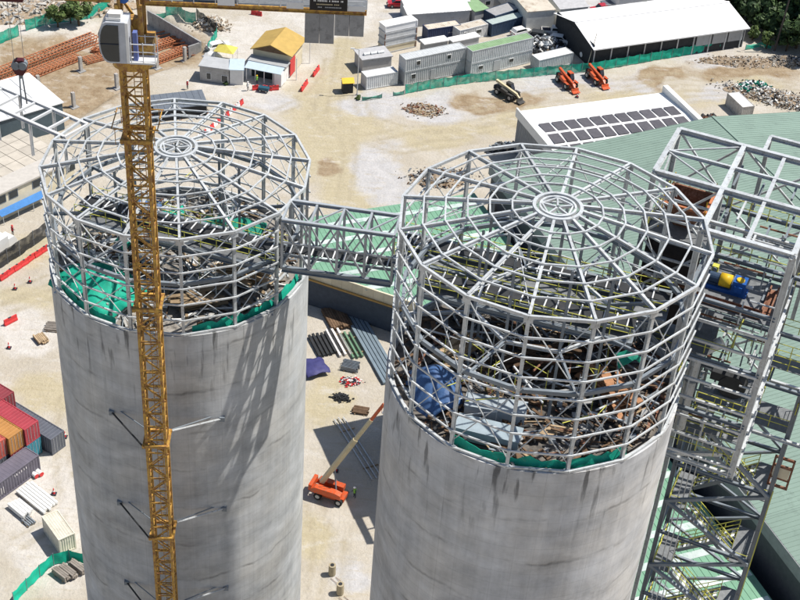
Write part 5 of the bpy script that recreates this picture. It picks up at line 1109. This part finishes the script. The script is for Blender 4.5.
chunks('low brown soil bank with stones right of the warehouse fence', G(745, 62), 9, 2.2, .9, 160, [ROCK, SOIL], R(5), 14, size=(.1, .4)); chunks('small ring of debris on grey gravel in front of the fence', G(424, 110), 3.6, 2.2, .25, 110, [WOOD, ROCK, RUST], 0, 17, size=(.1, .45)); chunks('black debris pile behind the small white container', G(543, 46), 4.5, 3.0, 1.3, 220, [DARK, DARK, WHITEP, STEELD], R(15), 19, size=(.3, 1.1))
chunks('scattered dark scrap beside the workshop wall', G(505, 148), 3.2, 1.2, .6, 60, [DARK, STEELD], R(20), 23); chunks('dark scrap and tyres beyond the workshop parapet', G(708, 121), 3.0, 1.3, .8, 50, [DARK, RUST], R(20), 24); chunks('grey scrap seen through the left silo roof', G(175, 112), 6.5, 2.2, .9, 160, [DARK, STEELD, CONCG, ORREBAR, DARK], R(5), 25, size=(.15, .6)); chunks('rubble and pallets seen under the right silo roof edge', G(440, 178), 5.0, 3.0, .8, 150, [DARK, STEELD, WOODD, CONCL], R(15), 27, size=(.12, .5)); chunks('rough white spoil bank in the top left corner', G(30, 12), 12, 5, 1.6, 260, [ROCK, CONCL], R(25), 29, size=(.2, .7)); chunks('grey spoil bank behind the tree at the far fence', G(95, 8), 8, 4, 1.6, 120, [ROCK, SOIL], R(25), 30)
# timber and steel lying about: bundles
def bundle(name, label, cat, A, ang, L_, n, w, h, mt, gap=.06, layers=1, z=0, group=None):
    p = G(*A, z); t = thing(name, label, cat, (p.x, p.y, z), ang, group)
    for j in range(layers):
        for k in range(n): member(t, name.split('_')[0] if False else 'bar', (rnd(-.15, .15), k * (w + gap), .12 + j * (h + .03) + h / 2), (L_ + rnd(-.2, .2), k * (w + gap), .12 + j * (h + .03) + h / 2), w, h, mt)
    for x in (L_ * .2, L_ * .8): member(t, 'bearer', (x, -.2, .06), (x, n * (w + gap), .06), .12, .12, WOOD)
    return t
random.seed(77)
BA = R(-66)
bundle('beam_bundle', 'long blue grey steel beams lying in shade between the silos', 'beams', (346, 317), BA, 15.5, 5, .42, .3, mat('blue_grey_beam', (.17, .22, .26), .5, .1, .1), .12)
bundle('beam_bundle', 'black steel beams lying side by side next to the left silo', 'beams', (309, 337), BA, 4.6, 6, .34, .3, DARK, .25); bundle('beam_bundle', 'white and dark beams lying right of the black ones', 'beams', (326, 331), BA, 6.2, 3, .28, .3, PLASTW, .5); bundle('beam_bundle', 'green painted beams lying between the white and the blue grey ones', 'beams', (340, 335), BA, 5.5, 3, .26, .3, mat('green_steel', (.12, .22, .14), .6), .4)
bundle('timber_bundle', 'dark brown timbers stacked at the foot of the low hall', 'timber', (322, 312), BA, 4.6, 9, .3, .25, WOODD, .05, 2)
bundle('pipe_bundle', 'thin long pipes lying across the shaded ground under the boom', 'pipes', (334, 420), R(-62), 12, 3, .12, .12, STEEL, .5)
bundle('beam_bundle', 'white precast beams laid side by side beside the dusky container', 'beams', (17, 492), R(-38), 5.2, 6, .3, .3, WHITEP, .1); bundle('beam_bundle', 'short white precast beams stacked on the pale ground', 'beams', (10, 508), R(-38), 2.6, 4, .34, .3, WHITEP, .06, 2); bundle('beam_bundle', 'dark short beams left of the cream container', 'beams', (22, 521), R(-38), 1.5, 4, .15, .2, STEELD, .12)
for A, lab in (((33, 475), 'left one of two white drums with red rims'), ((38, 473), 'right one of two white drums with red rims')):
    p = G(*A); t = thing('pipe_section', lab + ' by the dusky container', 'pipe', p, R(-38), 'white pipe sections'); g = MB(); g.cyl((-.7, 0, .3), (.75, 0, .3), .3, n=16); part(t, 'tube', g, WHITEP, False); g = MB(); g.cyl((.75, 0, .3), (.8, 0, .3), .31, n=16); part(t, 'rim', g, RED)
for A, lab in (((53, 573), 'grey timber pack inside the green fence, leftmost'), ((60, 570), 'grey timber pack inside the green fence, middle'), ((70, 566), 'grey timber pack inside the green fence, rightmost')):
    bundle('timber_pack', lab, 'timber', A, R(-36), 2.2, 3, .22, .22, mat('weathered_timber', (.26, .23, .20), .9, 0, .2), .03, 3)
bundle('pallet', 'pale wooden skid lying left of the left silo', 'pallet', (44, 331), R(0), 2.2, 6, .2, .15, mat('weathered_timber', (.26, .23, .20)), .12, 2); bundle('timber_pack', 'pale timber bundle lying near the wooden skid', 'timber', (34, 338), R(-50), 1.9, 6, .2, .2, WOOD, .04, 2)
# shaded tarp, boards and mesh crate between the silos
cloth('tarpaulin', 'dark blue tarpaulin over a stack next to the left silo', 'tarpaulin', mat('indigo_tarp', (.05, .05, .16), .6, 0, .15, bump=.4), G(314, 371) + Vector((0, 0, 1.1)), 3.4, 3.4, R(-60), .2, .3, 31)
bundle('steel_grid', 'steel grid crate lying between the silos', 'grid', (341, 370), R(-12), 2.2, 9, .06, .3, STEELD, .14, 2); chunks('small dark gravel heap on the sunlit dirt between the silos', G(341, 398), 1.1, .7, .5, 80, [DARK], 0, 41, size=(.08, .2)); chunks('loose tools and bags on the dirt between the silos', G(351, 382), 1.3, .9, .3, 50, [RED, WHITEP, CLOTHD], 0, 43, size=(.1, .3))
bundle('timber_pack', 'dark timber mat at the edge of the shade between the silos', 'timber', (352, 413), R(-8), 2.0, 7, .18, .2, WOODD, .02, 1)
for A, lab in (((332, 574), 'concrete post stub standing between the silos, farther one'), ((340, 593), 'concrete post stub standing between the silos, nearer one')):
    t = thing('post_stub', lab, 'post', G(*A), R(20), 'post stubs between the silos'); g = MB(); g.cyl((0, 0, 0), (0, 0, 1.5), .42, n=16); part(t, 'shaft', g, mat('ochre_concrete', (.34, .29, .20), .9)); g = MB(); g.cyl((0, 0, 1.5), (0, 0, 1.56), .22, n=12); part(t, 'core', g, DARK)
    for sx in (-.3, .3): member(t, 'loose_bar', (sx, -.6, .05), (sx + .5, -1.6, .05), .06, .06, RUST, 'rod')
# cones with base plates
def cone(label, A):
    t = thing('warning_post', label, 'cone', G(*A), 0); g = MB(); g.cyl((0, 0, .08), (0, 0, .95), .16, .05, 10); part(t, 'cone_body', g, RED); part(t, 'base', MB().box(-.3, .3, -.3, .3, 0, .08), CLOTHD); g = MB(); g.cyl((0, 0, .45), (0, 0, .62), .135, .105, 10); part(t, 'stripe', g, WHITEP)
for A, lab in (((15, 289), 'red cone left of left silo, nearer one of the pair'), ((30, 282), 'red cone left of left silo, farther one of the pair'), ((9, 348), 'tiny red cone on the dirt below the lone barrier'), ((65, 437), 'red cone right of the slate grey container'), ((54, 494), 'red cone above the cream container'), ((577, 97), 'red cone on the gravel left of the orange telehandlers'), ((336, 471), 'red cone behind the boom lift')): cone(lab, A)
# lamp posts and poles
def pole(label, A, h, r=.12, lean=(0, 0), mt=STEELD, arm=False, base=None):
    p = base or G(*A); t = thing('lamp_post' if arm else 'pole', label, 'post', p); g = MB(); g.cyl((0, 0, 0), (lean[0], lean[1], h), r, r * .6, 10); part(t, 'shaft', g, mt); g = MB(); g.cyl((0, 0, 0), (0, 0, .25), r * 2, n=10); part(t, 'foot', g, CONCG)
    if arm: member(t, 'arm', (lean[0], lean[1], h), (lean[0] - .9, lean[1], h + .15), .08, .08, mt); part(t, 'lamp_head', MB().box(lean[0] - 1.5, lean[0] - .8, -.15 + lean[1], .15 + lean[1], h + .08, h + .22), STEELW)
pole('dark leaning lamp post before the trees at the upper right', (774, 52), 11.5, .22, (.6, .5), mat('dark_post', (.06, .05, .045), .8), True); pole('thin pale post at the dark end of the warehouse', (587, 67), 7.0, .1, (.9, .3), CREAM); pole('thin grey post beside the yellow roofed kiosk', (357, 95), 9.0, .1, (0, 0), STEEL, True)
# ------------------------------------------------------------------ vehicles
def wheel(root, x, y, r, w, mt=RIM):
    g = MB(); g.cyl((x, y - w / 2, r), (x, y + w / 2, r), r, n=18); o = part(root, 'wheel', g, TYRE); g = MB(); g.cyl((x, y - w / 2 - .015, r), (x, y + w / 2 + .015, r), r * .55, n=14); part(o, 'rim', g, mt)
def telehandler(label, A, B, paint, boomm, group='telehandlers on the gravel'):
    a, b = G(*A), G(*B); d = b - a; t = thing('telehandler', label, 'telehandler', a, math.atan2(d.y, d.x), group)     # A rear, B front
    for x in (.9, 4.0):
        for y in (-1.0, 1.0): wheel(t, x, y, .62, .42)
    part(t, 'chassis', MB().extr_y([(0, .55), (4.7, .55), (4.8, .9), (4.5, 1.15), (2.6, 1.2), (0.2, 1.5), (0, 1.2)], -.62, .62), paint); part(t, 'engine_cover', MB().extr_y([(1.4, 1.0), (3.2, 1.0), (3.1, 1.45), (1.6, 1.7)], -1.05, -.55), paint)
    c = part(t, 'cab', MB().extr_y([(1.5, 1.0), (3.3, 1.0), (3.2, 1.6), (2.8, 2.35), (1.7, 2.35)], .35, 1.12), CLOTHD); part(c, 'cab_roof', MB().box(1.6, 2.85, .33, 1.14, 2.35, 2.45), paint); part(c, 'cab_glass', MB().extr_y([(1.6, 1.5), (3.12, 1.5), (2.75, 2.28), (1.72, 2.28)], .34, 1.13), GLASS)
    for y in (-1.02, 1.02): part(t, 'front_fender', MB().box(3.4, 4.6, y - .24, y + .24, 1.27, 1.34), paint)
    member(t, 'boom', (-.3, -.1, 2.15), (4.9, -.1, 1.35), .42, .46, boomm); member(t, 'boom_extension', (4.8, -.1, 1.36), (5.5, -.1, .9), .3, .32, boomm)
    part(t, 'bucket', MB().extr_y([(5.4, .25), (6.3, .15), (6.35, .25), (5.7, .4), (5.55, .8), (5.4, .8)], -.75, .75), paint)
    part(t, 'counterweight', MB().box(-.35, .15, -.7, .7, .6, 1.35), CLOTHD)
telehandler('orange telehandler on the gravel, left of the two orange ones', (559.5, 79), (574, 92), ORANGE, ORANGE); telehandler('orange telehandler on the gravel, right of the two orange ones', (589, 75), (603, 87), ORANGE, ORANGE); telehandler('black telehandler with cream boom on the gravel', (497, 91), (516, 101), mat('soot_black_paint', (.05, .048, .045), .6), BEIGE)
def pickup(label, A, B, paint, kind='pickup', L_=5.2):
    a, b = G(*A), G(*B); d = b - a; t = thing(kind.replace(' ', '_'), label, 'car' if kind == 'car' else kind, a, math.atan2(d.y, d.x)); s = L_ / 5.2
    for x in (1.0, 4.1):
        for y in (-.78, .78): wheel(t, x * s, y, .37, .24)
    part(t, 'body', MB().extr_y([(x * s, z) for x, z in ((0, .4), (5.15, .4), (5.2, .75), (5.05, .98), (3.9, 1.08), (0, 1.08))], -.9, .9), paint)
    roof = ((1.9, 1.08), (3.95, 1.08), (3.3, 1.72), (2.05, 1.75)) if kind == 'pickup' else ((.15, 1.08), (4.0, 1.08), (3.2, 1.62), (.6, 1.6))
    part(t, 'cabin', MB().extr_y([(x * s, z) for x, z in roof], -.78, .78), paint); cx0 = sum(x for x, z in roof) / 4
    gl = [((x - cx0) * .86 + cx0, (z - 1.4) * .78 + 1.4) for x, z in roof]
    for y0, y1 in ((-.80, -.785), (.785, .80)): part(t, 'side_window', MB().extr_y([(x * s, z) for x, z in gl], y0, y1), GLASS)
    (x0, z0), (x1, z1) = roof[1], roof[2]; part(t, 'windscreen', MB().quad((x0 * s + .02, -.7, z0 + .06), (x0 * s + .02, .7, z0 + .06), (x1 * s + .06, .66, z1 - .05), (x1 * s + .06, -.66, z1 - .05)), GLASS)
    if kind == 'pickup': part(t, 'load_bed', MB().box(.1, 1.8 * s, -.78, .78, 1.085, 1.1), CLOTHD)
    for y in (-.7, .5): part(t, 'headlight', MB().box(5.12 * s, 5.2 * s + .02, y, y + .22, .72, .9), PLASTW); part(t, 'tail_light', MB().box(-.02, .03, y, y + .2, .72, .95), RED)
    part(t, 'front_bumper', MB().box(5.1 * s, 5.3 * s, -.85, .85, .4, .58), CLOTHD); return t
pickup('white pickup truck parked left of the dark warehouse end', (541, 33.5), (561, 35), WHITEP); pickup('red pickup truck parked beyond the warehouse roof', (614, 11), (588, 13.5), mat('red_car_paint', (.42, .02, .03), .3, coat=.5), L_=5.4); pickup('red car at the top beside the long white shed', (408, 6.5), (397, 6.5), mat('red_car_paint', (.42, .02, .03)), 'car', 4.3); pickup('white car at the top behind the long white sheds', (441, 6), (456, 4), WHITEP, 'car', 4.4); pickup('white car parked before the large cream building', (512, 37), (527, 33.5), WHITEP, 'car', 4.3)
pickup('dark grey car parked right of the white car before the cream building', (529, 37), (541, 39), mat('dark_car_paint', (.04, .045, .05), .3), 'car', 4.3); pickup('white car parked nose out behind the black debris pile', (549, 41), (560, 43), WHITEP, 'car', 4.2)
pickup('white van behind the block house next to the yellow canopy', (208, 52), (230, 47), WHITEP, 'car', 4.6)
yc = thing('canopy', 'small yellow pyramid canopy behind the block house', 'canopy', G(226, 60), R(-10)); g = MB(); g.v = [(-1.9, -1.5, 2.2), (1.9, -1.5, 2.2), (1.9, 1.5, 2.2), (-1.9, 1.5, 2.2), (0, 0, 3.2)]; g.f = [(0, 1, 4), (1, 2, 4), (2, 3, 4), (3, 0, 4), (3, 2, 1, 0)]; part(yc, 'canvas', g, mat('yellow_canvas', (.58, .50, .10), .7))
for sx in (-1.8, 1.8):
    for sy in (-1.4, 1.4): member(yc, 'leg', (sx, sy, 0), (sx, sy, 2.2), .07, .07, STEELW)
cloth('tarpaulin', 'white sheet lying left of the yellow canopy', 'tarpaulin', WHITEP, G(213, 57) + Vector((0, 0, .9)), 3.6, 2.2, R(-25), .3, .6, 51)
# roll-off skip behind the red pickup
sk = thing('skip_container', 'grey open skip beside the red pickup truck', 'skip', G(606, 13), R(25)); part(sk, 'tub', MB().extr_y([(0, 0), (5, 0), (5.4, 1.7), (-.4, 1.7)], 0, 2.2), CGRY); part(sk, 'rim', MB().box(-.5, 5.5, -.06, .06, 1.7, 1.85).box(-.5, 5.5, 2.14, 2.26, 1.7, 1.85), GREYP)
cont_px('white small block container right of the workshop near the scrap heap', (740, 119), (752, 117.5), CONCL, W_=5.5, H_=2.4, roofm=WHITEP)
# boom lift
b0 = G(331, 497); bl = thing('boom_lift', 'orange boom lift with cream boom raised between the silos', 'boom lift', b0, R(-18))
for x in (-1.35, 1.35):
    for y in (-.95, .95): wheel(bl, x, y, .5, .36)
part(bl, 'chassis', MB().box(-1.9, 1.9, -.75, .75, .45, .95), ORANGE); g = MB(); g.cyl((0, 0, .95), (0, 0, 1.15), .8, n=18); part(bl, 'turntable', g, CLOTHD); part(bl, 'engine_body', MB().extr_y([(-2.2, 1.15), (1.6, 1.15), (1.6, 1.8), (.9, 2.0), (-1.7, 2.0), (-2.2, 1.7)], -1.2, -.45), ORANGE); part(bl, 'tank_body', MB().extr_y([(-2.2, 1.15), (1.4, 1.15), (1.4, 1.75), (-1.8, 1.85)], .4, 1.15), ORANGE); part(bl, 'counterweight', MB().box(-2.6, -2.15, -1.0, 1.0, 1.1, 1.95), ORANGE)
bw = atY(384, 404, 118.6) - b0; cz, sz = math.cos(R(18)), math.sin(R(18)); be = Vector((bw.x * cz - bw.y * sz, bw.x * sz + bw.y * cz, bw.z)); bs = Vector((-1.3, 0, 2.0)); mid = bs.lerp(be, .55); q3 = bs.lerp(be, .8)
member(bl, 'boom_base', bs, mid, .46, .55, BEIGE); member(bl, 'boom_middle', bs.lerp(be, .5), q3, .34, .42, BEIGE); member(bl, 'boom_tip', bs.lerp(be, .75), be, .26, .32, ORANGE); member(bl, 'lift_cylinder', (.6, 0, 1.5), bs.lerp(be, .22) - Vector((0, 0, .25)), .2, .2, STEELD, 'rod')
bk = part(bl, 'basket_floor', MB().box(-.4, .5, -.9, .9, -.1, 0), STEELD, loc=be + Vector((.5, 0, -.6)))
for x in (-.4, .5):
    for y in (-.9, .9): member(bk, 'basket_post', (x, y, 0), (x, y, 1.1), .05, .05, ORANGE, 'rod')
for y in (-.9, .9): member(bk, 'basket_rail', (-.4, y, 1.1), (.5, y, 1.1), .05, .05, ORANGE, 'rod')
# ------------------------------------------------------------------ people
def person(label, A, rz, top, legs, helmet, arm=.3, z=0):
    p = G(*A, z); V = [(0, 0, .92), (0, 0, 1.15), (0, 0, 1.38), (0, 0, 1.5), (0, .02, 1.64), (0, .03, 1.74), (.10, 0, .88), (.12, .03, .48), (.12, 0, .09), (.12, .13, .05), (-.10, 0, .88), (-.13, -.02, .48), (-.13, -.05, .09), (-.13, .09, .05), (.20, 0, 1.38), (.27, .02, 1.10), (.26, .02 + arm, .92), (-.20, 0, 1.38), (-.27, 0, 1.10), (-.27, .1, .85)]
    E_ = [(0, 1), (1, 2), (2, 3), (3, 4), (4, 5), (0, 6), (6, 7), (7, 8), (8, 9), (0, 10), (10, 11), (11, 12), (12, 13), (2, 14), (14, 15), (15, 16), (2, 17), (17, 18), (18, 19)]
    rad = [.15, .14, .15, .06, .10, .085, .10, .07, .05, .045, .10, .07, .05, .045, .07, .05, .04, .07, .05, .04]
    me = bpy.data.meshes.new('person'); me.from_pydata(V, E_, []); me.materials.append(legs); o = bpy.data.objects.new('person', me); COL.objects.link(o); o.location = p; o.rotation_euler = (0, 0, rz); tag(o, label, 'person')
    sm = o.modifiers.new('skin', 'SKIN'); o.modifiers.new('sub', 'SUBSURF').levels = 1; o.modifiers['sub'].render_levels = 1
    for v, r_ in zip(me.skin_vertices[0].data, rad): v.radius = (r_, r_ * .85)
    me.skin_vertices[0].data[0].use_root = True
    g = MB(); g.cyl((0, 0, .86), (0, 0, 1.15), .185, .18, 12); g.cyl((0, 0, 1.15), (0, 0, 1.44), .18, .20, 12, False); g.cyl((0, 0, 1.44), (0, 0, 1.49), .2, .10, 12); part(o, 'vest', g, top); g = MB(); g.cyl((0, .03, 1.52), (0, .03, 1.70), .105, .115, 12); part(o, 'face', g, SKIN, True); g = MB(); g.cyl((0, .03, 1.70), (0, .03, 1.73), .18, .15, 14); g.cyl((0, .03, 1.73), (0, .03, 1.83), .145, .05, 14); part(o, 'helmet', g, helmet)
person('worker in green vest standing beside the boom lift', (354.5, 497.5), R(120), HIVIS, CLOTHD, WHITEP); person('worker in green vest in front of the gate house', (257, 84), R(20), HIVIS, CLOTHD, YELP); person('worker in red walking right of the pit', (187.5, 89), R(-60), CLOTHR, CLOTHD, WHITEP, .1); person('worker in red beside the blue awning at the left', (13, 235), R(-40), CLOTHR, CLOTHD, RED); person('worker in white shirt near the gate house barriers', (248, 90.5), R(40), WHITEP, CLOTHD, WHITEP)
ct = thing('hand_cart', 'dark teal hand cart in front of the gate house barriers', 'cart', G(258, 92), R(-10)); part(ct, 'tray', MB().box(0, 1.9, 0, .9, .45, .95), mat('dark_teal_paint', (.02, .08, .12), .5))
for x in (.35, 1.5): wheel(ct, x, .05, .28, .1); wheel(ct, x, .85, .28, .1)
member(ct, 'handle', (1.9, .45, .8), (2.6, .45, 1.2), .05, .05, STEELD, 'rod')
# ------------------------------------------------------------------ trees
def crown_mesh(name, seed, r, h, n, mt, leaf=.42):
    random.seed(seed); mb = MB(); blobs = []
    for k in range(11): a = rnd(0, 6.28); rr = r * math.sqrt(random.random()) * .72; blobs.append((rr * math.cos(a), rr * math.sin(a), h * rnd(.25, .85), r * rnd(.28, .5)))
    for k in range(n):
        b = random.choice(blobs); d = Vector((random.gauss(0, 1), random.gauss(0, 1), random.gauss(0, 1))).normalized(); q = rnd(.55, 1.08) * b[3]
        c = Vector((b[0], b[1], b[2])) + Vector((d.x * q, d.y * q, d.z * q * .8)); nrm = (d + Vector((rnd(-.8, .8), rnd(-.8, .8), rnd(-.2, 1)))).normalized()
        e = nrm.cross(Vector((rnd(-1, 1), rnd(-1, 1), rnd(-1, 1)))).normalized(); f = nrm.cross(e); s = leaf * rnd(.5, 1.3); mb.quad(c - e * s - f * s * .5, c + e * s * .2 - f * s * .7, c + e * s + f * s * .4, c - e * s * .1 + f * s * .8)
    return mb.mesh(name, mt)
CROWNS = [crown_mesh('crown', 100 + k, 3.2, 6.0, 2600, LEAF) for k in range(4)]; CROWNS2 = [crown_mesh('crown', 200 + k, 2.2, 4.2, 1500, LEAF2, .34) for k in range(2)]
def tree(label, p, sc, ci, light=False, group=None, rz=0):
    t = thing('tree', label, 'tree', p, rz, group); H_ = 2.2 * sc; g = MB(); g.cyl((0, 0, -.2), (.1, .05, H_), .22 * sc, .15 * sc, 8); g.cyl((.1, .05, H_), (.15, .1, H_ + 2.4 * sc), .15 * sc, .06 * sc, 7)
    for k in range(5): a = k * 1.3 + ci; g.cyl((.1, .05, H_ * (.7 + .1 * k)), (1.5 * sc * math.cos(a), 1.5 * sc * math.sin(a), H_ + (1.2 + .3 * k) * sc), .09 * sc, .03 * sc, 6)
    part(t, 'trunk', g, BARK); c = part(t, 'crown', (CROWNS2 if light else CROWNS)[ci % (2 if light else 4)], None, loc=(0, 0, H_ * .45)); c.scale = (sc, sc, sc * rnd(.9, 1.15)); return t
random.seed(90); trees = []
for k, (px, py, sc, lt_) in enumerate(((700, 0, .9, 1), (722, 4, 1.2, 0), (742, 8, 1.2, 0), (735, -6, 1.4, 0), (762, 4, 1.4, 0), (782, 12, 1.4, 0), (765, -10, 1.5, 0), (790, -4, 1.6, 0), (806, 20, 1.5, 0), (812, 2, 1.6, 0), (796, 34, 1.2, 0), (810, 46, 1.1, 0), (772, 24, 1.1, 0), (757, 20, 1.0, 0), (752, 33, .6, 1), (766, 40, .7, 1), (735, 18, .6, 1), (786, 40, .9, 0), (742, -20, 1.6, 0), (780, -22, 1.6, 0), (715, -12, 1.2, 0), (820, -18, 1.7, 0), (700, -10, 1.0, 0), (825, 34, 1.3, 0))):
    random.seed(k * 3 + 1); lab = 'dark leafy tree in the wood at the upper right corner' if not lt_ else ('pale green bushy tree at the edge of the wood beside ' + {0: 'the cabins', 14: 'the collapsed green mesh', 15: 'the lamp post', 16: 'the warehouse roof'}[k])
    tree(lab, G(px, py + 12 * sc), sc, k, bool(lt_), 'wood at the upper right' if not lt_ else None, rnd(0, 6))
tree('slim tree on the far fence line, left one', G(58, 27), .9, 1, True, None, 1); tree('bushy tree on the far fence line right of the slim one', G(79, 25), 1.15, 0, True, None, 2); tree('small dark tree beside the bushy one at the fence', G(71, 23), .6, 2, False, None, 3)
random.seed(4)
for A, lab in (((215, 80), 'weedy shrub before the grey block house, left'), ((226, 84), 'weedy shrub before the grey block house, right'), ((358, 99), 'small weedy shrub at the kiosk post'), ((752, 38), 'weedy shrub at the warehouse corner')): 
    o = thing('shrub', lab, 'shrub', G(*A)); c = part(o, 'foliage', CROWNS2[0], None, loc=(0, 0, -.2)); c.scale = (.3, .25, .25); g = MB(); g.cyl((0, 0, -.1), (0, 0, .6), .04, .02, 6); part(o, 'stem', g, BARK)
